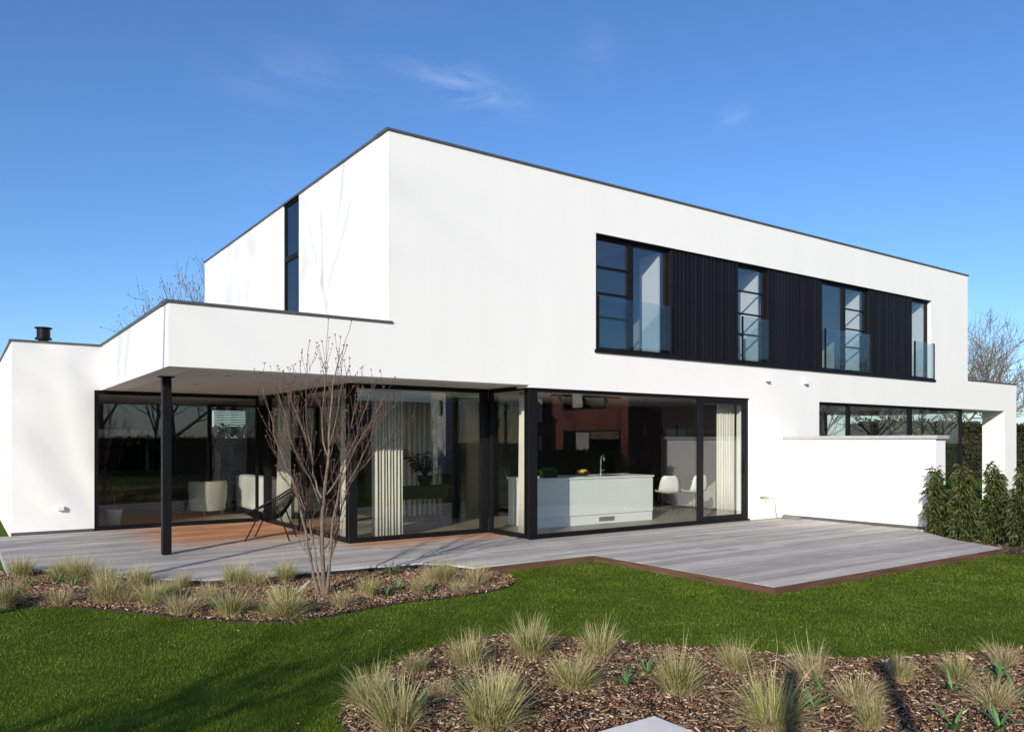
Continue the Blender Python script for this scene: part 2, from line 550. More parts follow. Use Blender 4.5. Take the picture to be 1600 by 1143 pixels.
def big_mesh(name, verts, faces, material, n):
    """numpy arrays to one mesh; n corners per face"""
    me = bpy.data.meshes.new(name)
    me.vertices.add(len(verts))
    me.vertices.foreach_set('co', verts.astype(np.float32).ravel())
    me.loops.add(faces.size)
    me.loops.foreach_set('vertex_index', faces.astype(np.int32).ravel())
    me.polygons.add(len(faces))
    me.polygons.foreach_set('loop_start', np.arange(len(faces), dtype=np.int32) * n)
    me.polygons.foreach_set('loop_total', np.full(len(faces), n, dtype=np.int32))
    me.materials.append(M[material])
    me.update(calc_edges=True)
    return me


def inside(px, py, poly):
    poly = np.asarray(poly)
    res = np.zeros(len(px), bool)
    j = len(poly) - 1
    for i in range(len(poly)):
        xi, yi = poly[i]; xj, yj = poly[j]
        c = ((yi > py) != (yj > py)) & (px < (xj - xi) * (py - yi) / (yj - yi + 1e-12) + xi)
        res ^= c
        j = i
    return res


def smooth_closed(pts, it=2):
    for _ in range(it):
        out = []
        for i in range(len(pts)):
            a, b = pts[i], pts[(i + 1) % len(pts)]
            out.append((0.75 * a[0] + 0.25 * b[0], 0.75 * a[1] + 0.25 * b[1]))
            out.append((0.25 * a[0] + 0.75 * b[0], 0.25 * a[1] + 0.75 * b[1]))
        pts = out
    return pts


# ================================================================== SETTING
ZL, ZB = -0.085, -0.07                        # lawn and bed level; the terrace boards are at 0
YF = 10.32                                   # front facade plane
g = MB(); g.v = [(-900, -900, ZL), (900, -900, ZL), (900, 900, ZL), (-900, 900, ZL)]; g.f = [(0, 1, 2, 3)]
tag(g.build('lawn', 'lawn'), kind='structure')

DECK = [(0.52, 15.84), (0.52, 11.5), (0.83, 11.5), (1.28, 10.9), (1.60, 10.32), (1.84, 9.95), (2.4, 9.46), (3.03, 9.35), (3.83, 9.31), (4.96, 9.14), (5.27, 8.88), (5.42, 8.42), (7.37, 8.42), (7.37, 5.42), (12.9, 5.42), (13.35, 6.35), (14.33, 7.55),
        (14.33, 10.30), (7.66, 10.30), (7.66, 11.55), (5.03, 11.55), (5.03, 15.84)]
bed1 = smooth_closed([(-0.6, 10.9), (0.35, 9.68), (1.1, 8.95), (1.8, 7.85), (2.3, 7.25), (2.9, 7.15), (3.7, 7.4), (4.4, 7.25), (5.2, 7.4), (5.62, 7.9), (5.6, 8.3), (5.4, 8.75), (5.1, 9.4), (3.83, 9.65), (2.4, 9.9), (1.9, 10.7), (0.9, 11.9), (-0.3, 12.0)])
bed2 = smooth_closed([(1.6, 3.0), (1.8, 4.3), (2.1, 4.85), (2.6, 5.3), (3.3, 5.62), (3.95, 5.6), (4.3, 5.1), (4.6, 4.6), (5.1, 4.1), (5.4, 3.5), (6.2, 3.1), (7.2, 2.7), (9, 2.2), (9, -0.2), (5, -0.2), (2.0, 1.4)])
bed3 = smooth_closed([(12.75, 5.5), (13.2, 6.4), (14.2, 7.6), (14.3, 9.4), (17.5, 9.5), (18.4, 4.2), (14.2, 4.6), (13.2, 4.9)], 1)


def bed(name, poly):
    b = MB(); k = len(poly)
    b.v = [(x, y, ZB) for x, y in poly] + [(x, y, ZL - 0.05) for x, y in poly]
    b.f = [tuple(range(k))] + [(i, k + i, k + (i + 1) % k, (i + 1) % k) for i in range(k)]
    return tag(b.build(name, 'soil'), kind='structure')


bed('bark_bed', bed1)
bed('bark_bed_near', bed2)
bed('bark_bed_right', bed3)
gp = MB().box(-3.0, 0.50, 14.0, 24.0, ZL - 0.1, ZL + 0.06)
tag(gp.build('gravel_path', 'gravel'), kind='structure')

# ---- terrace: dark base, boards one by one, brown edge boards
base = MB()
base.prism([(0.56, 15.80), (0.56, 11.54), (0.86, 11.54), (1.31, 10.94), (1.63, 10.36), (1.88, 9.99), (2.43, 9.50), (3.04, 9.39), (3.85, 9.35), (4.98, 9.18), (5.0, 11.5), (4.98, 15.8)], ZL - 0.03, -0.032)
base.prism([(5.02, 9.18), (5.31, 8.9), (5.46, 8.46), (7.40, 8.46), (7.62, 10.26), (7.62, 11.5), (5.02, 11.5)], ZL - 0.03, -0.032)
base.prism([(7.42, 5.46), (12.86, 5.46), (13.31, 6.37), (14.28, 7.57), (14.28, 10.26), (7.64, 10.26), (7.42, 8.46)], ZL - 0.03, -0.032)
deck = tag(base.build('terrace_deck', 'blackmat'), kind='structure')


def spans(y):
    xs = []
    n = len(DECK)
    for i in range(n):
        (xa, ya), (xb, yb) = DECK[i], DECK[(i + 1) % n]
        if (ya > y) != (yb > y):
            xs.append(xa + (xb - xa) * (y - ya) / (yb - ya))
    xs.sort()
    return [(xs[i], xs[i + 1]) for i in range(0, len(xs) - 1, 2)]


rng = random.Random(4)
PW, GAP = 0.137, 0.009
y = 5.421
while y < 15.83:
    ya, yb = y, min(y + PW, 15.838)
    for (x0, x1) in spans(ya + PW / 2):
        lo = [s for s in spans(ya + 0.002) if s[0] < x1 and s[1] > x0] or [(x0, x1)]
        hi = [s for s in spans(yb - 0.002) if s[0] < x1 and s[1] > x0] or [(x0, x1)]
        l0, l1, h0, h1 = lo[0][0], lo[0][1], hi[0][0], hi[0][1]
        if abs(l0 - h0) > 0.5: l0 = h0 = max(l0, h0)
        if abs(l1 - h1) > 0.5: l1 = h1 = min(l1, h1)
        cuts = [None]
        c = x0 + rng.uniform(1.2, 4.2)
        while c < x1 - 0.8:
            cuts.append(c); c += rng.uniform(3.6, 4.6)
        cuts.append(None)
        for a, b in zip(cuts[:-1], cuts[1:]):
            p0 = (l0 if a is None else a + 0.002); p3 = (h0 if a is None else a + 0.002)
            p1 = (l1 if b is None else b - 0.002); p2 = (h1 if b is None else b - 0.002)
            z1 = rng.uniform(-0.0015, 0.0015)
            MB().prism([(p0, ya), (p1, ya), (p2, yb), (p3, yb)], -0.028, z1).build('plank', 'deck', deck)
    y += PW + GAP
for (a, b) in [((5.44, 8.42), (7.37, 8.42)), ((7.37, 8.42), (7.37, 5.42)), ((7.37, 5.42), (12.9, 5.42)), ((0.52, 11.5), (0.52, 15.84))]:
    f = MB()
    if a[1] == b[1]: f.box(a[0] - (0.022 if a[0] > 7 else 0), b[0], a[1] - 0.024, a[1] - 0.002, ZL - 0.03, -0.006)
    else: f.box(a[0] - 0.024, a[0] - 0.002, min(a[1], b[1]), max(a[1], b[1]) - 0.03, ZL - 0.03, -0.006)
    f.build('edge_board', 'stone' if a[0] < 1 else 'fascia', deck)
f = MB()
pts = [(x - .012, y_ - .022) for x, y_ in DECK[1:11]]
for a, b in zip(pts[:-1], pts[1:]):
    d = Vector((b[0] - a[0], b[1] - a[1])); nrm2 = Vector((d.y, -d.x)).normalized() * -0.02
    f.prism([a, b, (b[0] - nrm2.x, b[1] - nrm2.y), (a[0] - nrm2.x, a[1] - nrm2.y)][::-1], ZL - 0.03, -0.008)
f.build('edge_strip', 'blackmat', deck)

# ================================================================== HOUSE
house = thing('house', 'white flat roofed two storey house with black window frames and large glass fronts', 'house', (5.09, 10.32, 0))


def part(name, material, mb, parent=house, **k):
    return mb.build(name, material, parent, **k)


T = 0.35
ZC, ZK, ZR1, ZR2 = 2.53, 2.49, 3.32, 6.11
SX0, SX1, SZ0, SZ1 = 9.065, 20.50, 3.19, 5.235        # long window strip
fw_ = MB()
fw_.box(2.11, 5.09, YF, YF + T, ZC, ZR1)
fw_.box(5.09, 7.62, YF, YF + T, ZC, ZR2)
fw_.box(7.62, SX0, YF, YF + T, ZK, ZR2)
fw_.box(SX0, SX1, YF, YF + T, ZK, SZ0)
fw_.box(SX0, SX1, YF, YF + T, SZ1, ZR2)
fw_.box(SX1, 22.46, YF, YF + T, ZK, ZR2)
fw_.box(13.25, 15.63, YF, YF + T, 0.0, ZK)
fw_.box(22.46, 25.43, YF, YF + T, ZK, 3.27)
fw_.box(24.68, 25.43, YF, 10.93, ZL, ZK)
part('front_wall', 'render', fw_)
lw = MB()
lw.box(5.09, 5.44, YF + T, 13.97, ZR1 - 0.4, ZR2)
lw.box(5.09, 5.44, 14.80, 20.67, ZR1 - 0.4, ZR2)
part('side_wall', 'render', lw)
cw = MB()
cw.box(2.11, 2.46, YF + T, 15.85, ZC, ZR1)
part('canopy_fascia', 'render', cw)
ww = MB()
ww.box(0.745, 2.0, 15.85, 16.2, -0.1, ZR1)
ww.box(2.0, 2.46, 15.85, 16.2, ZC, ZR1)
ww.box(2.46, 5.44, 15.9, 16.2, ZC + 0.06, ZR1 - 0.42)
ww.box(0.745, 1.1, 16.2, 20.67, -0.1, ZR1)
part('wing_wall', 'render', ww)
pl = MB().box(0.735, 2.0, 15.838, 15.85, -0.1, 0.05)
part('plinth', 'coping', pl)
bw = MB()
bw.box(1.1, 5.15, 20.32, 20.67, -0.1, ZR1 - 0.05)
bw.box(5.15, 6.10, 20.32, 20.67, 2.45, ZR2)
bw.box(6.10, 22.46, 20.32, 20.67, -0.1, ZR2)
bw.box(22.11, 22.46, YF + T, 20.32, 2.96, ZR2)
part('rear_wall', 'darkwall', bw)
sl = MB()
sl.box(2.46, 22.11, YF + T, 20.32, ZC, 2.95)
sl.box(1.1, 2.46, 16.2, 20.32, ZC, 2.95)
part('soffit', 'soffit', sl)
rf = MB()
rf.box(5.44, 22.11, YF + T, 20.32, 5.6, 6.0)
rf.box(22.47, 25.40, YF + T, 15.0, ZK, 3.2)
part('roof', 'iwhite', rf)

# copings along every roof edge, a light metal strip with a dark top edge
def coping(x0, x1, y0, y1, z, horizontal_x):
    e = 0.025
    a = MB()
    if horizontal_x: a.box(x0, x1, y0 - e, y1 + e, z, z + 0.03)
    else: a.box(x0 - e, x1 + e, y0, y1, z, z + 0.03)
    return part('coping', 'coping', a)


coping(5.05, 22.50, YF, YF + T, ZR2, True)
coping(5.09, 5.44, YF + T + 0.036, 20.70, ZR2, False)
coping(2.07, 5.15, YF, YF + T, ZR1, True)
coping(2.11, 2.46, YF + T + 0.036, 15.81, ZR1, False)
coping(0.71, 2.46, 15.85, 16.2, ZR1, True)
coping(0.745, 1.1, 16.236, 20.70, ZR1, False)
coping(22.47, 25.47, YF, YF + T, 3.27, True)
fl = MB()
fl.lathe((1.34, 17.5, 3.0), [(0.09, 0), (0.09, 0.56), (0.145, 0.56), (0.145, 0.59), (0.115, 0.60), (0.115, 0.76), (0.15, 0.77), (0.15, 0.79)], 20)
part('flue', 'black', fl)

# floors and inner walls
fl = MB()
fl.box(1.1, 5.0, 15.86, 20.32, -0.2, 0.0)
fl.box(5.0, 7.6, 11.56, 20.32, -0.2, 0.0)
fl.box(7.6, 22.3, 10.31, 20.32, -0.2, 0.0)
part('floor', 'floor', fl)
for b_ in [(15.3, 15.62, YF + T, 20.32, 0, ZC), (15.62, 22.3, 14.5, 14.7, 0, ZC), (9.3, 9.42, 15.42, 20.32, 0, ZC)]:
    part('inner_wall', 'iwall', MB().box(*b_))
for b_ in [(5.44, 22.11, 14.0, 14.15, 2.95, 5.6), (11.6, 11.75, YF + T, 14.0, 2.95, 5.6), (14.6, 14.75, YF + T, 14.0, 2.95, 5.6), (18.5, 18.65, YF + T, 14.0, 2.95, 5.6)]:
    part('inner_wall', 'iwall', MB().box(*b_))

# ---- glass fronts
def front(name, axis, c, a0, a1, z0, z1, mullions=(), fwid=0.06, dep=0.07, gl='glass', bars=(), top=None, bot=None, stiles=(None, None), label=None):
    """a framed glass front on the plane axis = c (c is its outer face, frame goes inwards)"""
    top = fwid if top is None else top
    bot = fwid if bot is None else bot
    s0 = fwid if stiles[0] is None else stiles[0]
    s1 = fwid if stiles[1] is None else stiles[1]
    fr = MB()

    def bx(mb, p0, p1, q0, q1, r0, r1):
        if axis == 'y': mb.box(p0, p1, q0, q1, r0, r1)
        else: mb.box(q0, q1, p0, p1, r0, r1)
    bx(fr, a0, a1, c, c + dep, z0, z0 + bot)
    bx(fr, a0, a1, c, c + dep, z1 - top, z1)
    edges = [a0 + s0] + [m for m in mullions for _ in (0,)] + [a1 - s1]
    bx(fr, a0, a0 + s0, c, c + dep, z0 + bot, z1 - top)
    bx(fr, a1 - s1, a1, c, c + dep, z0 + bot, z1 - top)
    ml = sorted(mullions)
    for (m, w) in ml:
        bx(fr, m - w / 2, m + w / 2, c, c + dep, z0 + bot, z1 - top)
    w = part(name, 'black', fr)
    if label: w['label'] = label
    lim = [a0 + s0]
    for (m, wd) in ml: lim += [m - wd / 2, m + wd / 2]
    lim.append(a1 - s1)
    for i in range(0, len(lim), 2):
        p = MB()
        bx(p, lim[i], lim[i + 1], c + dep * 0.4, c + dep * 0.4 + 0.02, z0 + bot, z1 - top)
        p.build('pane', gl, w)
        for (bi, zs) in bars:
            if bi == i // 2:
                for zz in zs:
                    b = MB(); bx(b, lim[i], lim[i + 1], c + dep * 0.1, c + dep * 0.35, zz - 0.018, zz + 0.018)
                    b.build('glazing_bar', 'black', w)
    return w


living = front('glass_front', 'y', 15.865, 2.0, 4.95, 0.0, ZC, fwid=0.06, bot=0.075, top=0.07, stiles=(0.07, 0.05))
front('glass_front', 'x', 5.035, 11.70, 15.84, 0.0, ZC, mullions=[(13.75, 0.20)], bot=0.07, top=0.07, stiles=(0.03, 0.30))
front('glass_front', 'y', 11.58, 5.04, 7.57, 0.0, ZC, bot=0.075, top=0.07, stiles=(0.13, 0.06))
front('glass_front', 'x', 7.66, 10.48, 11.57, 0.0, ZC, bot=0.075, top=0.07, stiles=(0.03, 0.06))
front('glass_front', 'y', 10.37, 7.67, 13.24, 0.0, ZK, mullions=[(11.80, 0.08)], bot=0.07, top=0.06, stiles=(0.16, 0.08))
post_c = MB().box(7.575, 7.66, 11.575, 11.66, 0.0, ZC)
part('corner_post', 'black', post_c)
# sliding door leaf frame inside the right bay
lf = MB()
lf.box(11.842, 13.155, 10.375, 10.43, 0.072, 0.135); lf.box(11.842, 13.155, 10.375, 10.43, 2.36, 2.428)
lf.box(11.842, 11.895, 10.375, 10.43, 0.135, 2.36); lf.box(13.095, 13.155, 10.375, 10.43, 0.135, 2.36)
lfo = part('sliding_door', 'black', lf)
MB().box(13.11, 13.14, 10.345, 10.375, 0.95, 1.25).build('handle', 'black', lfo)
part('threshold', 'black', MB().box(7.64, 13.28, 10.325, 10.37, -0.005, 0.03))
# lower right window with its glass corner
front('window', 'y', 10.40, 15.63, 22.32, 0.0, ZK, mullions=[(16.93, 0.10), (19.66, 0.14)], fwid=0.06, gl='glass')
front('window', 'x', 22.25, 10.48, 14.5, 0.0, ZK, fwid=0.05, gl='glass', stiles=(0.02, 0.05))
# rear window with venetian blind
rw = front('window', 'y', 20.40, 5.15, 6.10, 0.05, 2.44, fwid=0.05)
for i in range(54):
    zz = 2.36 - i * 0.042
    sm = MB(); sm.v = [(5.22, 20.30, zz + 0.012), (6.04, 20.30, zz + 0.012), (6.04, 20.335, zz - 0.012), (5.22, 20.335, zz - 0.012), (5.22, 20.302, zz + 0.014), (6.04, 20.302, zz + 0.014), (6.04, 20.337, zz - 0.010), (5.22, 20.337, zz - 0.010)]
    sm.f = [(0, 3, 2, 1), (4, 5, 6, 7), (0, 1, 5, 4), (1, 2, 6, 5), (2, 3, 7, 6), (3, 0, 4, 7)]
    sm.build('blind_slat', 'blind', rw)

# tall slot window in the side wall
sw = front('slot_window', 'x', 5.105, 13.97, 14.80, ZR1 + 0.02, ZR2, fwid=0.05, gl='darkglass', dep=0.06, label='tall narrow dark window slot in the side wall')
MB().box(5.10, 5.19, 14.02, 14.75, 5.02, 5.10).build('transom', 'black', sw)
MB().box(5.30, 5.34, 14.02, 14.75, 3.4, 5.0).build('dark_panel', 'blackmat', sw)
part('slot_cap', 'black', MB().box(5.07, 5.44, 13.975, 14.795, ZR2 - 0.015, ZR2 - 0.001))

# ---- window strip with ribbed black cladding
part('strip_sill', 'black', MB().box(SX0 - 0.03, SX1 + 0.20, YF - 0.035, YF + 0.12, SZ0 - 0.035, SZ0 + 0.02))
part('strip_lining', 'black', MB().box(SX0, SX0 + 0.025, YF - 0.004, YF + 0.3, SZ0 + 0.02, SZ1 - 0.02).box(SX0, SX1, YF - 0.004, YF + 0.3, SZ1 - 0.02, SZ1 - 0.001))
BARS = [3.80, 4.22, 4.68]
front('window', 'y', 10.40, 9.09, 10.92, SZ0 + 0.02, SZ1 - 0.02, mullions=[(9.97, 0.13)], fwid=0.06, gl='bluglass', bars=[(0, BARS)], label='wide upper window, barred left pane and plain right pane')
front('window', 'y', 10.40, 12.90, 13.83, SZ0 + 0.02, SZ1 - 0.02, fwid=0.06, gl='bluglass', bars=[(0, BARS)], label='narrow barred upper window between ribbed black panels')
front('window', 'y', 10.40, 15.80, 17.63, SZ0 + 0.02, SZ1 - 0.02, mullions=[(16.72, 0.12)], fwid=0.06, gl='bluglass', bars=[(1, BARS)], label='wide upper window, plain left pane and barred right pane')
front('window', 'y', 10.40, 19.63, 20.48, SZ0 + 0.02, SZ1 - 0.02, fwid=0.06, gl='bluglass', label='narrow plain upper window at the right end of the strip')
for (a, b) in [(10.92, 12.90), (13.83, 15.80), (17.63, 19.63)]:
    cp = part('cladding_panel', 'slat', MB().box(a, b, 10.40, 10.44, SZ0 + 0.02, SZ1 - 0.02))
    n = 18
    w = (b - a) / n
    me = MB().box(0, w * 0.62, 0, 0.055, 0, SZ1 - SZ0 - 0.042).mesh('slat', 'slat')
    for i in range(n):
        o = bpy.data.objects.new('slat', me)
        COL.objects.link(o)
        o.parent = cp
        o.location = (a + w * (i + 0.19) - 5.09, 10.343 - 10.32, SZ0 + 0.021)
for (a, b) in [(9.10, 10.93), (12.98, 13.86), (15.84, 17.68), (19.68, 20.64)]:
    bal = part('balustrade', 'black', MB().box(a, a + 0.018, YF - 0.03, YF + 0.012, SZ0 + 0.03, 4.14).box(b - 0.018, b, YF - 0.03, YF + 0.012, SZ0 + 0.03, 4.14).box(a + 0.018, b - 0.018, YF - 0.03, YF + 0.012, SZ0 + 0.022, SZ0 + 0.05))
    MB().box(a + 0.018, b - 0.018, YF - 0.018, YF - 0.004, SZ0 + 0.05, 4.14).build('pane', 'rail', bal)

# post, spots, small wall fittings
part('post', 'black', MB().box(2.36, 2.48, 11.90, 12.02, 0.003, ZC - 0.002), bevel=0.006)
part('post_plate', 'black', MB().box(2.32, 2.52, 11.86, 12.06, ZC - 0.012, ZC - 0.001))
for (x, y_) in [(3.1, 11.3), (3.1, 13.2), (3.1, 15.0), (4.4, 11.3), (4.4, 13.2), (4.4, 15.0), (6.4, 11.0)]:
    s = part('downlight', 'white_plastic', MB().lathe((x, y_, ZC - 0.008), [(0.05, 0), (0.05, 0.007)], 14))
    MB().lathe((x, y_, ZC - 0.010), [(0.036, 0), (0.036, 0.004)], 12).build('lens', 'grille', s)
for (x, z) in [(13.76, 2.86), (15.09, 2.86)]:
    m = MB(); k = 0.05
    m.v = [(x - k, YF, z), (x + k, YF, z), (x + k, YF, z + 0.11), (x - k, YF, z + 0.11), (x - k, YF - 0.09, z), (x + k, YF - 0.09, z), (x + k, YF - 0.06, z + 0.11), (x - k, YF - 0.06, z + 0.11)]
    m.f = [(0, 1, 2, 3), (4, 7, 6, 5), (0, 4, 5, 1), (3, 2, 6, 7), (0, 3, 7, 4), (1, 5, 6, 2)]
    part('wall_light', 'white_plastic', m)
part('wall_socket', 'white_plastic', MB().box(1.42, 1.52, 15.78, 15.85, 0.40, 0.47))

# ---- garden wall beside the house
gw = thing('garden_wall', 'white rendered privacy wall with grey stone cap beside the terrace', 'wall', (14.35, 8.7, 0))
MB().box(14.35, 14.70, 7.14, YF - 0.002, ZL - 0.05, 1.655).build('wall', 'render', gw)
for (a, b) in [(7.09, 8.15), (8.153, 9.2), (9.203, YF - 0.002)]:
    MB().box(14.31, 14.74, a, b, 1.657, 1.72).build('cap_stone', 'stone', gw)
MB().box(14.338, 14.349, 7.13, YF - 0.012, 0.005, 0.06).build('plinth_strip', 'coping', gw)


# ================================================================== INSIDE THE GLASS
def curtain(label, x0, y0, x1, y1, z0=0.03, z1=2.46, folds=9, amp=0.05, seed=1):
    r = random.Random(seed)
    n = folds * 8
    d = Vector((x1 - x0, y1 - y0)); L = d.length; d.normalize()
    nn = Vector((-d.y, d.x))
    m = MB(); ph = r.uniform(0, 6)
    rows = [z1, 1.6, 0.8, z0]
    for zi, z in enumerate(rows):
        for i in range(n + 1):
            t = i / n
            a = amp * math.sin(2 * math.pi * folds * t + ph + 0.5 * math.sin(t * 9 + seed)) * (0.85 + 0.1 * zi) + 0.01 * math.sin(t * 31 + zi)
            m.v.append((x0 + d.x * t * L + nn.x * a, y0 + d.y * t * L + nn.y * a, z))
    for zi in range(len(rows) - 1):
        for i in range(n):
            k = zi * (n + 1) + i
            m.f.append((k, k + 1, k + n + 2, k + n + 1))
    o = m.build('curtain', 'curtain', smooth=True, at=(x0, y0, z0))
    so = o.modifiers.new('thickness', 'SOLIDIFY'); so.thickness = 0.006
    tag(o, label, 'curtain', 'curtains behind the glass fronts')
    return o


curtain('sunlit pleated linen curtain behind the glass left of the palm', 5.60, 11.93, 6.12, 11.93, folds=9, amp=0.07, seed=2)
curtain('pale curtain bunched behind the glass corner right behind the bare tree', 5.22, 11.80, 5.22, 12.25, folds=6, seed=3)
curtain('narrow pale curtain beside the black corner frame, left of the kitchen island', 7.88, 10.62, 7.95, 11.0, folds=4, amp=0.04, seed=4)
curtain('sunlit curtain behind the sliding terrace door', 12.62, 10.66, 13.14, 10.66, folds=7, amp=0.03, seed=5)
curtain('dim olive curtain in the shade behind the palm', 7.0, 14.75, 8.5, 14.75, folds=12, seed=6)
curtain('pale curtain at the inner corner of the living room glass', 5.25, 15.5, 5.25, 15.0, folds=5, seed=7)
for x in (10.78, 13.70, 17.48, 20.36):
    part('window_reveal', 'iwhite', MB().box(x, x + 0.04, 10.50, 11.0, 2.955, 5.15))

isl = thing('kitchen_island', 'long white kitchen island behind the glass', 'kitchen island', (10.2, 12.0, 0))
MB().box(8.73, 11.71, 11.58, 12.5, 0.0, 0.18).build('base', 'island', isl)
for i in range(4):
    a = 8.73 + i * 0.745
    MB().box(a + 0.002, a + 0.743, 11.56, 12.5, 0.186, 0.885).build('front_panel', 'island', isl)
MB().box(8.71, 11.73, 11.54, 12.52, 0.887, 0.92).build('worktop', 'island', isl)
gr = MB().box(10.25, 10.65, 11.568, 11.58, 0.05, 0.13).build('vent', 'grille', isl)
for i in range(12):
    MB().box(10.262 + i * 0.032, 10.274 + i * 0.032, 11.56, 11.568, 0.055, 0.125).build('vent_slat', 'chrome', gr)
sk = MB().box(10.55, 11.05, 11.7, 12.1, 0.9205, 0.925).build('sink_rim', 'chrome', isl)
fa = thing('kitchen_tap', 'chrome gooseneck tap on the kitchen island', 'tap', (10.85, 12.2, 0.925))
MB().lathe((10.85, 12.2, 0.925), [(0.028, 0), (0.028, 0.04), (0.018, 0.05)], 12).build('base', 'chrome', fa)
MB().tube([(10.85, 12.2, 0.96), (10.85, 12.2, 1.2), (10.84, 12.18, 1.29), (10.82, 12.12, 1.33), (10.79, 12.05, 1.31), (10.78, 12.02, 1.22)], 0.016, 8).build('spout', 'chrome', fa, smooth=True)
MB().tube([(10.87, 12.2, 1.0), (10.95, 12.2, 1.03)], 0.009, 6).build('lever', 'chrome', fa)
fb = thing('fruit_bowl', 'dark bowl with bananas on the kitchen island', 'fruit bowl', (10.15, 11.95, 0.921))
MB().lathe((10.15, 11.95, 0.921), [(0.06, 0), (0.12, 0.03), (0.16, 0.07), (0.15, 0.07), (0.05, 0.02)], 18).build('bowl', 'blackmat', fb, smooth=True)
for i in range(4):
    an = 0.25 * i - 0.4
    MB().tube([(10.08, 11.9 + an * 0.12, 1.0), (10.15, 11.93 + an * 0.15, 1.04), (10.24, 11.95 + an * 0.18, 1.01)], [0.008, 0.02, 0.009], 7).build('banana', 'yellow', fb, smooth=True)
MB().ball((10.08, 12.0, 1.01), 0.04).build('orange', 'orange', fb, smooth=True)
MB().ball((10.2, 12.02, 1.0), 0.04).build('orange', 'orange', fb, smooth=True)


def leafy(mb, c, n, rad, L, W, rg, flat=1.0, droop=0.3):
    for _ in range(n):
        d = Vector((rg.gauss(0, 1), rg.gauss(0, 1), rg.gauss(0.3, 0.8))).normalized()
        p = Vector(c) + Vector((d.x * rad * rg.random() ** .5, d.y * rad * rg.random() ** .5, d.z * rad * flat * rg.random() ** .5))
        mb.leaf(p, d, d.cross(Vector((0.1, 0.2, 1))), L * rg.uniform(.7, 1.3), W * rg.uniform(.7, 1.3), droop)


rg = random.Random(3)
hp = thing('herb_pot', 'small green herbs in a dark tray on the kitchen island', 'herb pot', (9.15, 11.8, 0.921))
MB().box(9.0, 9.35, 11.74, 11.86, 0.921, 0.99).build('tray', 'blackmat', hp)
h = MB()
for i in range(4): leafy(h, (9.05 + i * 0.085, 11.8, 1.04), 40, 0.07, 0.05, 0.03, rg)
h.build('foliage', 'herb', hp)

cab = thing('kitchen_cabinet', 'tall black cabinet wall at the back of the kitchen', 'cabinet', (12.2, 15.1, 0))
for i in range(8):
    a = 9.42 + i * 0.734
    MB().box(a + 0.002, a + 0.732, 14.8, 15.4, 0.02, 2.42).build('cabinet_door', 'blackmat', cab)
blk = thing('black_cupboard', 'tall black cupboard block in the shade right of the palm', 'cupboard', (8.9, 14.3, 0))
MB().box(8.55, 9.25, 13.95, 14.7, 0.0, 2.45).build('body', 'blackmat', blk, bevel=0.004)
MB().box(8.56, 8.90, 13.935, 13.95, 0.05, 2.42).build('door', 'blackmat', blk)

ck = thing('spot_rail', 'black ceiling spot rail above the kitchen island', 'spot rail', (10.2, 12.0, 2.45))
MB().box(9.4, 11.2, 11.98, 12.02, 2.49, 2.53).build('rail', 'blackmat', ck)
for x in (9.6, 10.2, 10.8): MB().tube([(x, 12.0, 2.49), (x + .04, 11.97, 2.36)], .03, 10).build('spot', 'blackmat', ck)

# dining corner
dt = thing('dining_table', 'dark dining table behind the white chairs', 'table', (13.8, 13.3, 0))
MB().box(12.9, 14.9, 12.85, 13.75, 0.715, 0.745).build('tabletop', 'blackmat', dt, bevel=0.005)
for (x, y_) in [(13.05, 12.98), (14.75, 12.98), (13.05, 13.62), (14.75, 13.62)]:
    MB().tube([(x, y_, 0.0), (x, y_, 0.715)], 0.022, 8).build('leg', 'blackmat', dt)


def shell_chair(label, loc, rz):
    c = thing('dining_chair', label, 'chair', loc, rz, 'white dining chairs')
    m = MB(); nu, nv = 9, 10
    prof = [(-0.22, 0.46), (-0.20, 0.44), (-0.08, 0.43), (0.06, 0.435), (0.16, 0.45), (0.215, 0.50), (0.24, 0.60), (0.255, 0.72), (0.27, 0.81), (0.27, 0.84)]
    for i, (yy, zz) in enumerate(prof):
        w = [0.19, 0.215, 0.225, 0.23, 0.235, 0.235, 0.225, 0.205, 0.17, 0.12][i]
        for j in range(nu):
            t = j / (nu - 1) * 2 - 1
            cv = 0.05 * t * t
            m.v.append((w * t, yy - (cv if i > 4 else 0), zz + (cv if i <= 5 else 0)))
    for i in range(len(prof) - 1):
        for j in range(nu - 1):
            k = i * nu + j
            m.f.append((k, k + 1, k + nu + 1, k + nu))
    s = m.build('seat_shell', 'white_plastic', c, local=True, smooth=True)
    so = s.modifiers.new('thickness', 'SOLIDIFY'); so.thickness = 0.012
    for (sx, sy) in ((-1, -1), (1, -1), (-1, 1), (1, 1)):
        MB().tube([(0.12 * sx, 0.1 * sy, 0.435), (0.21 * sx, 0.21 * sy, 0.0)], [0.011, 0.009], 6).build('leg', 'blackmat', c, local=True)
    return c


shell_chair('white shell dining chair beside the kitchen island end', (13.15, 12.55, 0), R(150))
shell_chair('white shell dining chair nearest the sliding terrace door', (13.95, 12.45, 0), R(170))
shell_chair('white shell dining chair on the far side of the dining table', (13.5, 14.05, 0), R(5))
for i, x in enumerate((13.2, 13.75, 14.3)):
    p = thing('pendant_lamp', ['leftmost', 'middle', 'rightmost'][i] + ' slim black pendant lamp above the dining table', 'pendant lamp', (x, 13.3, 1.75), group='pendant lamps')
    MB().tube([(x, 13.3, 2.0), (x, 13.3, ZC)], 0.004, 5).build('cord', 'blackmat', p)
    MB().lathe((x, 13.3, 1.75), [(0.035, 0), (0.035, 0.26), (0.01, 0.28)], 12).build('shade', 'blackmat', p)

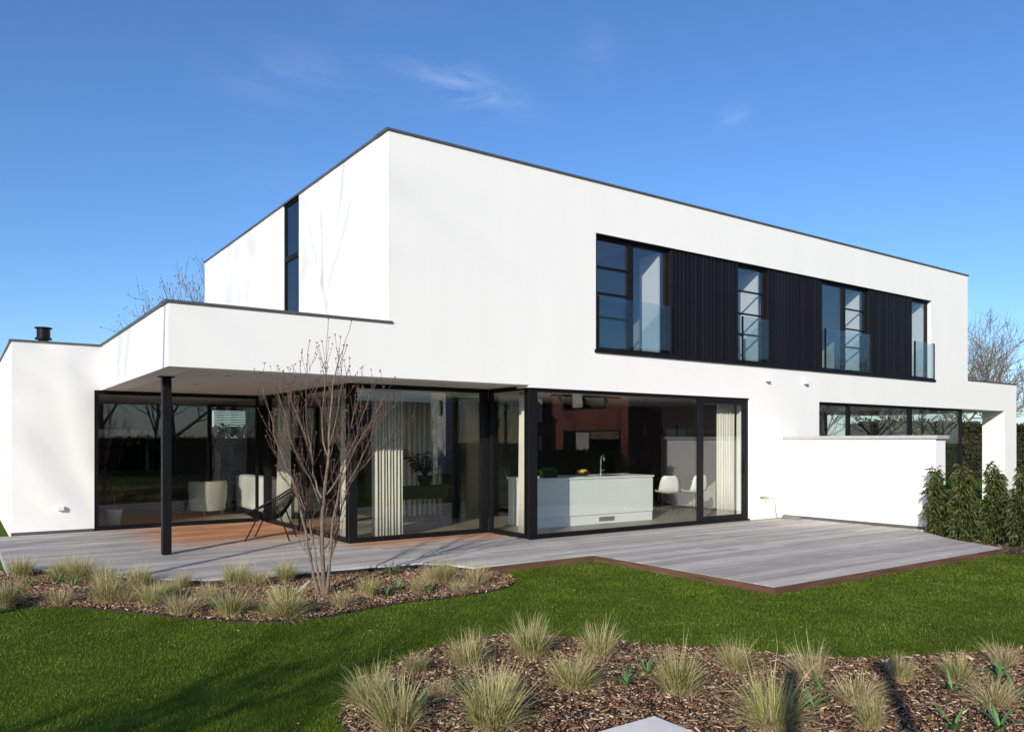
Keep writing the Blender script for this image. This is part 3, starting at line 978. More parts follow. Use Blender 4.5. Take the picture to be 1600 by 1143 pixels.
# table with palm
tb = thing('side_table', 'dark console table with slim legs holding the palm', 'table', (7.4, 13.6, 0))
MB().box(6.75, 8.0, 13.35, 13.85, 0.70, 0.74).build('tabletop', 'blackmat', tb)
MB().box(6.85, 7.9, 13.4, 13.8, 0.5, 0.70).build('drawer', 'blackmat', tb)
for (x, y_, q) in [(6.9, 13.42, -1), (7.85, 13.42, 1), (6.9, 13.78, -1), (7.85, 13.78, 1)]:
    MB().tube([(x, y_, 0.5), (x + 0.07 * q, y_, 0.0)], [0.02, 0.014], 6).build('leg', 'blackmat', tb)
pm = thing('palm_plant', 'dark indoor palm standing on the console table', 'potted plant', (7.5, 13.6, 0.741))
MB().lathe((7.5, 13.6, 0.741), [(0.10, 0), (0.14, 0.12), (0.15, 0.2), (0.13, 0.2)], 16).build('pot', 'blackmat', pm, smooth=True)
rg = random.Random(8)
for i in range(14):
    an = i * 2.4
    L = rg.uniform(0.55, 0.8); m = MB()
    pts = []
    for k in range(7):
        t = k / 6
        pts.append(Vector((7.5 + math.cos(an) * L * t * 0.95, 13.6 + math.sin(an) * L * t * 0.95, 0.92 + 0.42 * math.sin(min(t * 2.1, 2.3)) * L * 1.6)))
    m.tube(pts, [0.008] * 3 + [0.005] * 4, 4)
    for k in range(2, 13):
        t = k / 13
        i0 = int(t * 6); f_ = t * 6 - i0
        p = pts[i0].lerp(pts[min(i0 + 1, 6)], f_)
        dr = Vector((math.cos(an), math.sin(an), 0.1)); sd_ = Vector((-math.sin(an), math.cos(an), 0))
        for q in (-1, 1):
            m.leaf(p, dr * 0.7 + sd_ * q, dr, 0.22 * (1.2 - t), 0.03, 0.35)
    m.build('frond', 'palm', pm)

# living room
ac = thing('armchair', 'beige upholstered armchair in the living room', 'armchair', (4.45, 17.85, 0), R(200))
m = MB(); n = 22
for z, r_ in [(0.12, 0.36), (0.42, 0.40), (0.60, 0.41), (0.74, 0.40), (0.755, 0.375), (0.60, 0.33), (0.42, 0.30), (0.12, 0.28)]:
    for j in range(n):
        an = math.pi * (-0.12 + 1.24 * j / (n - 1))
        m.v.append((r_ * math.cos(an), r_ * math.sin(an), z))
for i in range(7):
    for j in range(n - 1):
        k = i * n + j
        m.f.append((k, k + 1, k + n + 1, k + n))
for j in (0, n - 1):
    m.f.append(tuple(i * n + j for i in range(8)))
m.build('backrest', 'cloth', ac, local=True, smooth=True)
MB().lathe((0, -0.02, 0.14), [(0.30, 0), (0.32, 0.1), (0.32, 0.24), (0.27, 0.28)], 24).build('seat', 'cloth', ac, local=True, smooth=True)
for (x, y_) in ((-.22, -.22), (.22, -.22), (-.22, .22), (.22, .22)):
    MB().tube([(x, y_, 0.0), (x * 0.9, y_ * 0.9, 0.15)], [0.014, 0.02], 6).build('leg', 'wood_warm', ac, local=True)
cu = MB().ball((4.6, 17.75, 0.60), 0.2, 12, 8, (1, 0.45, 0.9)).build('cushion', 'orange', at=(4.6, 17.75, 0.6), smooth=True)
tag(cu, 'small orange cushion on the beige armchair', 'cushion')
sf = thing('sofa', 'pale sofa end behind the living room glass', 'sofa', (5.6, 16.9, 0))
MB().box(5.5, 6.4, 16.2, 18.4, 0.12, 0.44).build('seat', 'cloth', sf, bevel=0.05)
MB().box(5.2, 5.5, 16.2, 18.4, 0.12, 0.86).build('backrest', 'iwhite', sf, bevel=0.06)
MB().box(5.5, 6.4, 15.98, 16.2, 0.12, 0.64).build('armrest', 'cloth', sf, bevel=0.05)
MB().box(5.3, 6.3, 16.05, 18.3, 0.02, 0.12).build('plinth', 'blackmat', sf)
ot = thing('olive_tree', 'small olive tree in a white pot inside the living room glass', 'potted plant', (2.45, 16.75, 0))
MB().lathe((2.45, 16.75, 0), [(0.10, 0), (0.15, 0.28), (0.155, 0.3), (0.135, 0.3), (0.12, 0.25)], 18).build('pot', 'pot', ot, smooth=True)
MB().tube([(2.45, 16.75, 0.25), (2.46, 16.76, 0.45), (2.45, 16.75, 0.62)], 0.014, 6).build('trunk', 'bark', ot)
rg = random.Random(5)
h = MB()
for i in range(7): leafy(h, (2.45 + rg.uniform(-.16, .16), 16.75 + rg.uniform(-.16, .16), 0.72 + rg.uniform(-.1, .14)), 45, 0.12, 0.06, 0.016, rg)
h.build('foliage', 'olive', ot)
sb = thing('sideboard', 'low dark sideboard along the living room rear wall', 'sideboard', (3.0, 20.0, 0))
MB().box(1.6, 4.6, 19.8, 20.3, 0.15, 0.65).build('body', 'blackmat', sb, bevel=0.005)
for x in (1.8, 4.4): MB().box(x - 0.03, x + 0.03, 19.85, 20.25, 0, 0.15).build('leg', 'blackmat', sb)
tv = thing('television', 'large black screen on the dark living room wall', 'television', (3.2, 20.25, 0.9))
MB().box(2.3, 4.1, 20.26, 20.31, 0.9, 1.92).build('frame', 'blackmat', tv)
MB().box(2.33, 4.07, 20.255, 20.26, 0.93, 1.89).build('screen', 'darkglass', tv)

# ================================================================== TERRACE THINGS
lc = thing('lounge_chair', 'black wire lounge chair on the reddish boards behind the bare tree', 'lounge chair', (4.22, 12.85, 0.004), R(-120))
lc.scale = (1.15, 1.15, 1.1)
# egg shaped rim, cords to a small ring at the seat
def rim(t):
    a = 2 * math.pi * t
    x = 0.40 * math.sin(a)
    k = (1 - math.cos(a)) / 2                     # 0 front lip, 1 top of back
    return Vector((x * (1.0 - 0.12 * k), -0.36 + 0.80 * k, 0.40 + 0.46 * k ** 1.35))
NR = 44
rp = [rim(i / NR) for i in range(NR)]
MB().tube(rp + [rp[0]], 0.0125, 7, cap=False).build('rim', 'black', lc, local=True, smooth=True)
ctr = [Vector((0.13 * math.sin(2 * math.pi * i / NR), 0.05 - 0.10 * math.cos(2 * math.pi * i / NR), 0.27 + 0.035 * (1 - math.cos(2 * math.pi * i / NR)))) for i in range(NR)]
MB().tube(ctr + [ctr[0]], 0.009, 6, cap=False).build('seat_ring', 'black', lc, local=True, smooth=True)
cd = MB()
for i in range(NR):
    for q in (0, 0.5):
        a_ = rim((i + q) / NR); an = 2 * math.pi * (i + q) / NR
        b_ = Vector((0.13 * math.sin(an), 0.05 - 0.10 * math.cos(an), 0.27 + 0.035 * (1 - math.cos(an))))
        md = (a_ + b_) / 2 + Vector((0, 0, -0.03))
        cd.tube([a_, md, b_], 0.0042, 4)
cd.build('cords', 'black', lc, local=True)
for (x, y_, tx, ty, tz) in [(-.30, -.30, -.26, -.10, .43), (.30, -.30, .26, -.10, .43), (-.26, .30, -.24, .12, .50), (.26, .30, .24, .12, .50)]:
    MB().tube([(x, y_, 0), (tx, ty, tz)], 0.010, 7).build('leg', 'black', lc, local=True)
MB().tube([(-.26, -.1, .40), (0, -.06, .25), (.26, -.1, .40)], 0.010, 7).build('cross_bar', 'black', lc, local=True, smooth=True)

tp = thing('wall_tap', 'small outdoor tap on the white wall right of the sliding door', 'tap', (13.6, 10.28, 0.42))
MB().box(13.56, 13.74, YF - 0.012, YF - 0.001, 0.43, 0.47).build('plate', 'brass', tp)
MB().tube([(13.6, YF - 0.01, 0.45), (13.6, YF - 0.09, 0.45), (13.6, YF - 0.10, 0.39)], 0.012, 7).build('spout', 'brass', tp)
MB().tube([(13.70, YF - 0.01, 0.45), (13.72, YF - 0.10, 0.45)], 0.012, 7).build('valve', 'brass', tp)
pts = [Vector((13.72, YF - 0.10, 0.44)), Vector((13.80, YF - 0.13, 0.44)), Vector((13.88, YF - 0.13, 0.36)), Vector((13.92, YF - 0.12, 0.15)), Vector((13.95, YF - 0.14, 0.02))]
for i in range(40):
    a = i * 0.55
    pts.append(Vector((14.1 + 0.13 * math.cos(a) * (1 + 0.02 * (i % 5)), 9.95 + 0.2 * math.sin(a), 0.018 + 0.0012 * i)))
ho = MB().tube(pts, 0.007, 6).build('garden_hose', 'hose', at=(13.9, 10.1, 0.0), smooth=True)
tag(ho, 'thin grey hose hanging from the tap and coiled on the terrace', 'hose')

# concrete slab at the lower edge of the picture
slab_c = G(1022, 1117, -0.05)
sl = MB().prism([(slab_c.x, slab_c.y), (slab_c.x - 1.2, slab_c.y), (slab_c.x - 1.2, slab_c.y - 1.2), (slab_c.x, slab_c.y - 1.2)][::-1], ZL - 0.04, -0.05)
o = sl.build('paving_slab', 'paving', at=(slab_c.x - .6, slab_c.y - .6, ZL), bevel=0.006)
tag(o, 'square pale concrete slab in the near bark bed at the lower edge', 'paving slab')

# ================================================================== PLANTS
def grow(mb, p, d, L, r, lev, rg, cfg, tips):
    n = 4
    pts, rad = [p.copy()], [r]
    q, dd = p.copy(), d.copy()
    for i in range(n):
        dd = (dd + Vector((rg.gauss(0, 1), rg.gauss(0, 1), rg.gauss(0, 1))) * cfg['wob'] + Vector((0, 0, cfg['up']))).normalized()
        q = q + dd * (L / n)
        pts.append(q.copy()); rad.append(r * (1 - (1 - cfg['tap']) * (i + 1) / n))
    mb.tube(pts, rad, cfg['sides'][min(lev, len(cfg['sides']) - 1)], cap=False)
    if lev >= cfg['lev']:
        tips.append((pts[-1], dd)); tips.append((pts[2], dd))
        return
    k = cfg['kids'][lev]
    k = k + rg.choice((-1, 0, 0, 1)) if k > 2 else k
    for i in range(k):
        t = 0.3 + 0.7 * (i + rg.random() * 0.8) / k
        t = min(t, 0.99)
        i0 = int(t * n); f = t * n - i0
        b = pts[i0].lerp(pts[min(i0 + 1, n)], f)
        ax = (pts[min(i0 + 1, n)] - pts[i0]).normalized()
        pr = Vector((rg.gauss(0, 1), rg.gauss(0, 1), rg.gauss(0, 1)))
        pr = (pr - ax * pr.dot(ax)).normalized()
        an = R(rg.uniform(*cfg['ang']))
        nd = ax * math.cos(an) + pr * math.sin(an)
        grow(mb, b, nd, L * rg.uniform(*cfg['len']), max(rad[i0] * rg.uniform(0.45, 0.65), cfg['rmin']), lev + 1, rg, cfg, tips)


def bare_tree(label, loc, h, seed, group=None, spread=(25, 55), lev=4, kids=(7, 5, 5, 4), r0=0.13, trunk=0.35, rmin=0.006, name='bare_tree', twm='fartwig', catkins=False):
    rg = random.Random(seed)
    t = thing(name, label, 'tree', loc, group=group)
    loc = Vector(loc)
    tr = MB()
    pts = [loc + Vector((rg.uniform(-.03, .03) * i * h * .1, rg.uniform(-.03, .03) * i * h * .1, h * 0.72 * i / 8 - (0.1 if i == 0 else 0))) for i in range(9)]
    rad = [r0 * (1.25 if i == 0 else (1 - 0.85 * i / 8)) for i in range(9)]
    tr.tube(pts, rad, 9)
    tr.build('trunk', 'fartrunk', t, smooth=True)
    cr = MB(); tips = []
    cfg = dict(wob=0.09, up=0.07, tap=0.4, sides=(6, 4, 3, 3, 3), lev=lev - 1, kids=kids, ang=spread, len=(0.45, 0.7), rmin=rmin)
    nb = kids[0] + 5
    for i in range(nb):
        f = trunk + (1 - trunk) * (i + 0.5) / nb
        i0 = min(int(f * 8), 7); p = pts[i0].lerp(pts[i0 + 1], f * 8 - i0)
        an = i * 2.4 + rg.uniform(-.4, .4); el = R(rg.uniform(25, 50) + 25 * f)
        d = Vector((math.cos(an) * math.cos(el), math.sin(an) * math.cos(el), math.sin(el)))
        grow(cr, p, d, h * rg.uniform(0.32, 0.42) * (1.15 - 0.45 * f), rad[i0] * 0.55, 1, rg, cfg, tips)
    cr.build('crown', twm, t)
    if catkins:
        b = MB()
        for (p, d) in tips:
            if rg.random() < 0.5: b.ball(p, 0.02, 5, 3, (1, 1, 1.8))
        tag(b.build('buds', 'bud', t), kind='stuff')
    return t


# --- the multi-stemmed bare tree in front of the terrace
mt_ = thing('multi_stem_tree', 'bare multi-stemmed young tree with reddish buds in the bark bed', 'tree', tuple(G(503, 930, ZB)))
TD = 8.72
stems = [
    # main trunk
    ([(505, 932, 0), (506, 905, .0), (503, 850, .01), (504, 800, .02), (507, 770, .03), (513, 720, .05), (514, 680, .07), (517, 640, .08), (520, 600, .1), (530, 560, .12), (540, 530, .14), (549, 502, .15)], .043),
    ([(500, 928, .02), (490, 900, .05), (484, 870, .08), (478, 830, .15), (470, 800, .2), (466, 780, .25), (455, 745, .3), (440, 710, .35), (428, 680, .4), (420, 640, .42), (408, 600, .45)], .030),
    ([(504, 926, .04), (494, 880, .12), (488, 840, .2), (484, 815, .28), (474, 790, .36), (462, 760, .45), (450, 730, .5), (436, 690, .55)], .022),
    ([(509, 928, -.02), (514, 895, -.06), (518, 850, -.1), (520, 815, -.15), (528, 780, -.2), (536, 750, -.25), (548, 715, -.3), (566, 680, -.35), (583, 650, -.4), (600, 622, -.42)], .030),
    ([(508, 928, .03), (512, 890, .08), (524, 850, .14), (530, 810, .2), (540, 775, .26), (553, 745, .3), (575, 720, .34), (598, 690, .38), (620, 672, .4)], .024),
    ([(505, 860, .0), (516, 845, .06), (524, 815, .1), (527, 780, .15), (533, 745, .2), (540, 700, .25), (552, 650, .3), (567, 605, .32)], .020),
    ([(507, 775, .03), (520, 760, -.05), (535, 735, -.12), (548, 700, -.2), (562, 660, -.25), (578, 615, -.3)], .020),
    ([(505, 782, .03), (496, 765, .1), (489, 740, .15), (488, 715, .18), (480, 690, .2), (468, 660, .25), (455, 625, .28), (448, 600, .3)], .020),
    ([(504, 790, .02), (494, 770, -.08), (484, 745, -.14), (470, 722, -.2), (455, 690, -.25), (447, 650, -.28), (434, 612, -.3)], .017),
    ([(513, 715, .05), (505, 690, .1), (503, 650, .12), (507, 610, .14), (511, 570, .15), (511, 530, .15), (513, 498, .16)], .016),
    ([(514, 700, .05), (522, 670, .0), (528, 640, -.02), (534, 600, -.04), (535, 560, -.05), (542, 540, -.06)], .013),
    ([(489, 735, .15), (486, 700, .2), (478, 650, .24), (478, 610, .25), (480, 570, .25), (484, 533, .25)], .012),
    ([(540, 760, .26), (556, 735, .2), (572, 700, .15), (590, 665, .1), (612, 635, .08)], .013),
]
rg = random.Random(21)
buds = MB(); twigs = MB()
base_d = G(503, 930, ZB); TD = base_d.x * FW[0] + base_d.y * FW[1]


def budded(pts, r0, r1, n_):
    """a twig with small paired buds and a cluster at its tip"""
    twigs.tube(pts, [r0 + (r1 - r0) * i / (len(pts) - 1) for i in range(len(pts))], 4, cap=False)
    for k in range(n_):
        t = (k + rg.random()) / n_ * (len(pts) - 1)
        i0 = min(int(t), len(pts) - 2)
        p = pts[i0].lerp(pts[i0 + 1], t - i0)
        sd_ = Vector((rg.gauss(0, 1), rg.gauss(0, 1), rg.gauss(.3, 1))).normalized()
        q = p + sd_ * rg.uniform(0.006, 0.016)
        buds.tube([p, (p + q) / 2, q], [0.003, 0.0042, 0.002], 4)
    for k in range(4):
        sd_ = Vector((rg.gauss(0, .7), rg.gauss(0, .7), 1)).normalized()
        q = pts[-1] + sd_ * rg.uniform(0.012, 0.028)
        buds.tube([pts[-1], (pts[-1] + q) / 2, q], [0.003, 0.0042, 0.0015], 4)


for si, (pl_, r) in enumerate(stems):
    pts = [at_depth(u, v, TD + o_) for (u, v, o_) in pl_]
    if pl_[0][1] > 920: pts[0].z = ZB - 0.03
    # a few extra points for natural unevenness
    fine = [pts[0]]
    for a, b in zip(pts[:-1], pts[1:]):
        m_ = a.lerp(b, .5) + Vector((rg.gauss(0, 1), rg.gauss(0, 1), 0)) * 0.007
        fine += [m_, b]
    n = len(fine)
    rad = [max(r * 0.68 * (1 - i / (n - 1)) ** 0.95, 0.0032) for i in range(n)]
    if pl_[0][1] > 920: rad[0] *= 1.5; rad[1] *= 1.15
    MB().tube(fine, rad, 8).build('stem', 'bark', mt_, smooth=True)
    for i in range(5):
        sd_ = Vector((rg.gauss(0, .7), rg.gauss(0, .7), 1)).normalized()
        buds.tube([fine[-1], fine[-1] + sd_ * 0.02], [0.006, 0.002], 4)
    # side twigs along the upper part
    for i in range(3, n):
        for _ in range(2 if i > n * 0.45 else 1):
            if rg.random() > 0.9: continue
            ax = (fine[i] - fine[i - 1]).normalized()
            pr = Vector((rg.gauss(0, 1), rg.gauss(0, 1), rg.gauss(0, .4)))
            pr = (pr - ax * pr.dot(ax)).normalized()
            an = R(rg.uniform(14, 36))
            d = ax * math.cos(an) + pr * math.sin(an)
            L = rg.uniform(0.15, 0.55) * (1.0 if i < n * 0.8 else 0.6)
            p = fine[i].copy(); tw = [p.copy()]
            for k in range(5):
                d = (d + Vector((rg.gauss(0, .11), rg.gauss(0, .11), 0.13))).normalized()
                p = p + d * L / 5; tw.append(p.copy())
            if max(q.z for q in tw) > 2.75: continue
            budded(tw, min(rad[i] * 0.5, 0.0038), 0.0017, int(L * 16))
            if L > 0.33:
                for __ in range(2):
                    j = rg.randint(1, 3)
                    pr = Vector((rg.gauss(0, 1), rg.gauss(0, 1), rg.gauss(.5, .4))).normalized()
                    d2 = ((tw[j + 1] - tw[j]).normalized() + pr * 0.6).normalized()
                    p = tw[j].copy(); t2 = [p.copy()]
                    L2 = L * rg.uniform(.3, .55)
                    for k in range(3):
                        d2 = (d2 + Vector((0, 0, .1))).normalized(); p = p + d2 * L2 / 3; t2.append(p.copy())
                    budded(t2, 0.003, 0.0018, int(L2 * 16))
tag(twigs.build('twigs', 'twig', mt_), kind='stuff')
tag(buds.build('buds', 'bud', mt_), kind='stuff')
sp = MB().tube([G(463, 927, ZB + .02), at_depth(484, 907, TD + .05)], 0.016, 7).build('pale_stick', 'deadwood', at=tuple(G(463, 927, ZB)))
tag(sp, 'short pale stick lying against the base of the bare tree', 'stick')


# --- tufted grasses
def tuft_mesh(seed, n, h, spread, dry):
    r = np.random.default_rng(seed)
    S = 5
    az = r.uniform(0, 2 * np.pi, n)
    lean = np.abs(r.normal(0, 1, n)) * spread
    L = h * r.uniform(0.4, 1.1, n) * np.where(r.random(n) < .05, 1.35, 1.0)
    b0 = 0.075 * np.sqrt(r.random(n)); ba = az + r.normal(0, .5, n)
    curl = r.uniform(0.3, 1.5, n) * (1.5 if dry else 0.8)
    verts = np.zeros((n, (S + 1) * 2, 3))
    px, py, pz = b0 * np.cos(ba), b0 * np.sin(ba), np.zeros(n)
    w = r.uniform(0.0012, 0.0027, n)
    tx, ty = -np.sin(az + r.normal(0, .9, n)), np.cos(az + r.normal(0, .9, n))
    th = lean * 0.6
    kink = np.where(r.random(n) < .12, r.uniform(.5, 1.4, n), 0.0); ks = r.integers(2, 5, n)
    for s in range(S + 1):
        ww = w * (1 - 0.9 * (s / S) ** 2)
        verts[:, 2 * s, 0] = px - tx * ww; verts[:, 2 * s, 1] = py - ty * ww; verts[:, 2 * s, 2] = pz
        verts[:, 2 * s + 1, 0] = px + tx * ww; verts[:, 2 * s + 1, 1] = py + ty * ww; verts[:, 2 * s + 1, 2] = pz
        px = px + np.cos(az) * np.sin(th) * L / S; py = py + np.sin(az) * np.sin(th) * L / S
        pz = np.maximum(pz + np.cos(th) * L / S, 0.004)
        th = th + curl / S * (0.35 + lean) + np.where(ks == s, kink, 0.0)
        az = az + r.normal(0, .16, n)
    f = []
    idx = np.arange(n)[:, None] * ((S + 1) * 2)
    for s in range(S):
        f.append(np.concatenate([idx + 2 * s, idx + 2 * s + 1, idx + 2 * s + 3, idx + 2 * s + 2], 1))
    return verts.reshape(-1, 3), np.concatenate(f, 0)


TM = []
for s in range(8):
    v, f = tuft_mesh(40 + s, 380 + 45 * s, 0.30 + .012 * (s % 4), 0.50 + .05 * s, False)
    v2, f2 = tuft_mesh(60 + s, 300, 0.25, 0.85, True)
    TM.append((big_mesh('green_blades', v, f, 'grassgreen', 4), big_mesh('straw_blades', v2, f2, 'grassdry', 4)))
DM = []
for s in range(3):
    v, f = tuft_mesh(80 + s, 130, 0.31, 0.55, False)
    v2, f2 = tuft_mesh(90 + s, 430, 0.27, 0.62, True)
    DM.append((big_mesh('green_blades', v, f, 'grassgreen', 4), big_mesh('straw_blades', v2, f2, 'grassdry', 4)))

B1 = [(32, 899, 0), (98, 901, 0), (96, 944, 1), (10, 946, 0), (125, 906, 0), (161, 898, 1), (168, 942, 0), (196, 941, 1), (216, 918, 0), (238, 947, 0), (283, 960, 1), (286, 920, 0), (262, 938, 0), (325, 938, 1), (369, 912, 0), (362, 962, 0), (403, 917, 1),
      (445, 903, 0), (449, 964, 0), (436, 935, 1), (533, 948, 1), (575, 933, 0), (615, 898, 1), (656, 926, 1), (677, 908, 1), (695, 911, 0), (717, 926, 1), (742, 913, 1)]
B2 = [(584, 1104, 0), (622, 1142, 0), (650, 1052, 0), (735, 1044, 0), (785, 1088, 0), (768, 1140, 0), (830, 1028, 0), (897, 1076, 0), (937, 1028, 0), (1060, 1083, 0), (1150, 1048, 0), (1207, 1138, 0), (1267, 1060, 1), (1362, 1138, 0), (1407, 1064, 0), (1497, 1066, 0), (1552, 1104, 1), (1567, 1040, 1), (690, 1090, 1), (1340, 1100, 1)]
ORD = ['leftmost', 'second', 'third', 'fourth', 'fifth', 'sixth', 'seventh', 'eighth', 'ninth', 'tenth', 'eleventh', 'twelfth', 'thirteenth', 'fourteenth', 'fifteenth', 'sixteenth']


def clear_of_deck(p, m=0.13):
    while any(inside(np.array([p.x + dx]), np.array([p.y + dy]), DECK)[0] for dx, dy in ((0, 0), (m, m), (-m, m), (m, 0), (0, m))):
        p = p - Vector((p.x, p.y, 0)).normalized() * 0.03
    return p


def ordinal(i, n):
    if i == 0: return 'leftmost'
    if i == n - 1: return 'rightmost'
    return ORD[i] + ' from left'


rg = random.Random(11)
rows = [([c for c in B1 if c[1] < 922], 'in the row along the terrace edge', 1.08, 'grass clumps in the bed by the terrace'),
        ([c for c in B1 if c[1] >= 922], 'in the lawn-side row of the terrace bed', 1.16, 'grass clumps in the bed by the terrace'),
        ([c for c in B2 if c[1] < 1070], 'in the far row of the near bed', 0.95, 'grass clumps in the near bed'),
        ([c for c in B2 if c[1] >= 1070], 'in the row nearest the lower edge', 0.98, 'grass clumps in the near bed')]
for lst, where, sc, grp in rows:
    lst = sorted(lst)
    for i, (u, v, dry) in enumerate(lst):
        p = clear_of_deck(G(u, v, ZB))
        lab = ('straw-coloured' if dry else 'greenish') + ' ornamental grass tussock, ' + ordinal(i, len(lst)) + ' ' + where
        t = thing('tussock', lab, 'tussock', tuple(p), rg.uniform(0, 6.28), grp)
        s = sc * rg.uniform(0.66, 1.18)
        t.rotation_euler = (rg.gauss(0, .09), rg.gauss(0, .09), rg.uniform(0, 6.28))
        t.scale = (s * rg.uniform(.9, 1.25), s * rg.uniform(.9, 1.25), s * (0.8 if dry else 1.0) * rg.uniform(.8, 1.08))
        a, b = (rg.choice(DM) if dry else rg.choice(TM))
        for me in (a, b):
            o = bpy.data.objects.new(me.name.split('.')[0], me); COL.objects.link(o); o.parent = t

# --- strap-leaved bulbs
SP = [(44, 918, 'beside the leftmost grass clump'), (91, 912, 'near the left end of the terrace bed'), (114, 917, 'between the left grass clumps of the terrace bed'), (332, 953, 'below the straw clump left of the tree'), (410, 960, 'close to the bare tree on its left side'),
      (611, 899, 'near the terrace edge right of the bare tree'), (605, 932, 'in the middle of the bed right of the tree'), (622, 924, 'right behind its neighbour right of the tree'), (672, 926, 'between straw clumps at the right end of the bed'),
      (661, 1108, 'between the left clumps of the near bed'), (725, 1083, 'in front of the tall clumps of the near bed'), (978, 1072, 'in the open near bed, left of a pair'), (1010, 1056, 'in the open near bed, right of a pair'),
      (1270, 1110, 'right of the dark narrow shadow'), (1278, 1082, 'beneath the straw clump of the near bed'), (1487, 1083, 'below the right grass clumps'), (1562, 1062, 'below the rightmost straw clump'), (1586, 1092, 'at the right picture edge in the near bed'), (1490, 1142, 'cut by the lower picture edge, left one'), (1562, 1142, 'cut by the lower picture edge, right one')]
for (u, v, wh) in SP:
    p = G(u, v, ZB)
    t = thing('bulb_plant', 'strap-leaved green bulb plant ' + wh, 'bulb plant', tuple(p), rg.uniform(0, 6.28), 'bulb plants in the bark beds')
    near = v > 1000
    for i in range(rg.randint(7, 10)):
        an = i * 2.4 + rg.uniform(-.3, .3)
        L = rg.uniform(0.12, 0.22) * (1.15 if not near else 1.0)
        W = rg.uniform(0.009, 0.014); tilt = rg.uniform(0.15, 0.75)
        m = MB(); S = 5
        for k in range(S + 1):
            q = k / S
            rr = L * q * math.sin(tilt + q * 0.5); zz = L * q * math.cos(tilt + q * 0.5)
            w = W * (1 - q ** 2.2) * (0.75 + 0.6 * q) + 0.0008
            c = Vector((math.cos(an) * (rr + .008), math.sin(an) * (rr + .008), zz)); sd_ = Vector((-math.sin(an), math.cos(an), 0)) * w
            up_ = Vector((-math.cos(an), -math.sin(an), 0.6)) * w * 0.35
            for qv in (c - sd_ + up_, c, c + sd_ + up_): m.v.append(tuple(qv))
        for k in range(S):
            for j in (0, 1):
                b = 3 * k + j
                m.f.append((b, b + 1, b + 4, b + 3))
        m.build('leaf', 'iris', t, local=True, smooth=True)

# --- laurel shrubs by the garden wall
def laurel(label, u, v, h, rad, seed):
    base_ = G(u, v, ZB)
    r = random.Random(seed)
    t = thing('laurel_shrub', label, 'shrub', tuple(base_), group='laurel shrubs by the garden wall')
    st = MB(); fo = MB()
    for s in range(7):
        an = s * 2.4; top = Vector((math.cos(an) * rad * .55 * r.random(), math.sin(an) * rad * .55 * r.random(), h * r.uniform(.7, .95)))
        pts = [base_ + Vector((math.cos(an) * .05, math.sin(an) * .05, -.03)), base_ + Vector((top.x * .7, top.y * .7, top.z * .4)), base_ + top]
        st.tube(pts, [.012, .008, .004], 5)
        for k in range(52):
            q = r.uniform(.06, 1.05)
            ax = pts[1].lerp(pts[2], max(q * 1.66 - .66, 0)) if q > .4 else pts[0].lerp(pts[1], q / .4)
            env = rad * (1.0 if q < .55 else max(1.0 - (q - .55) * 1.5, .22)) * (.72 + .28 * math.sin(q * 15 + seed * 2.3 + s * 1.7)) * r.uniform(.15, 1.0)
            a2 = r.uniform(0, 6.283)
            c = Vector((base_.x + math.cos(a2) * env, base_.y + math.sin(a2) * env, ax.z)).lerp(ax, .25)
            for _ in range(5):
                d = Vector((math.cos(a2) + r.gauss(0, .7), math.sin(a2) + r.gauss(0, .7), r.uniform(-.5, .5)))
                d.normalize()
                fo.leaf(c + Vector((r.gauss(0, .03), r.gauss(0, .03), r.gauss(0, .03))), d, d.cross(Vector((r.gauss(0, .4), r.gauss(0, .4), 1))), r.uniform(.07, .125), r.uniform(.024, .036), r.uniform(.1, .8))
    st.build('stems', 'bark', t)
    fo.build('foliage', 'leafgreen', t)


laurel('leftmost laurel shrub, in front of the white garden wall end', 1463, 838, 1.25, 0.27, 1)
laurel('second laurel shrub from left, in front of the dark glass corner', 1506, 845, 1.30, 0.33, 2)
laurel('third laurel shrub from left, in front of the white pier', 1553, 849, 1.38, 0.27, 3)
laurel('rightmost laurel shrub, cut by the right picture edge', 1600, 856, 1.24, 0.35, 4)
laurel('laurel shrub standing in shade behind the other shrubs', 1560, 826, 1.05, 0.30, 5)


# --- hedges
def hedge(label, x0, x1, y0, y1, h, seed, n, L=0.13):
    r = np.random.default_rng(seed)
    t = thing('hedge', label, 'hedge', ((x0 + x1) / 2, (y0 + y1) / 2, ZL), group='hedges around the garden')
    MB().box(x0 + .2, x1 - .2, y0 + .2, y1 - .2, ZL - .02, ZL + h - .2).build('inner_twigs', M['soil'], t)
    c = np.stack([r.uniform(x0, x1, n), r.uniform(y0, y1, n), ZL + h * r.random(n)], 1)
    # push leaves towards the skin
    k = r.integers(0, 3, n)
    ys = np.where(r.random(n) < .5, y0, y1) + r.normal(0, .08, n)
    xs = np.where(r.random(n) < .5, x0, x1) + r.normal(0, .08, n)
    c[:, 1] = np.where(k == 0, ys, c[:, 1]); c[:, 0] = np.where(k == 1, xs, c[:, 0]); c[:, 2] = np.where(k == 2, ZL + h + r.normal(0, .09, n), c[:, 2])
    d = r.normal(0, 1, (n, 3)); d /= np.linalg.norm(d, axis=1)[:, None]
    e = np.cross(d, r.normal(0, 1, (n, 3))); e /= np.linalg.norm(e, axis=1)[:, None]
    s = L * r.uniform(.6, 1.3, n)[:, None]
    v = np.stack([c - d * s / 2, c + e * s * .22, c + d * s / 2, c - e * s * .22], 1) - np.array(t.location)
    o = bpy.data.objects.new('foliage', big_mesh('foliage', v.reshape(-1, 3), np.arange(4 * n).reshape(-1, 4), 'hedge', 4))
    COL.objects.link(o); o.parent = t
    return t


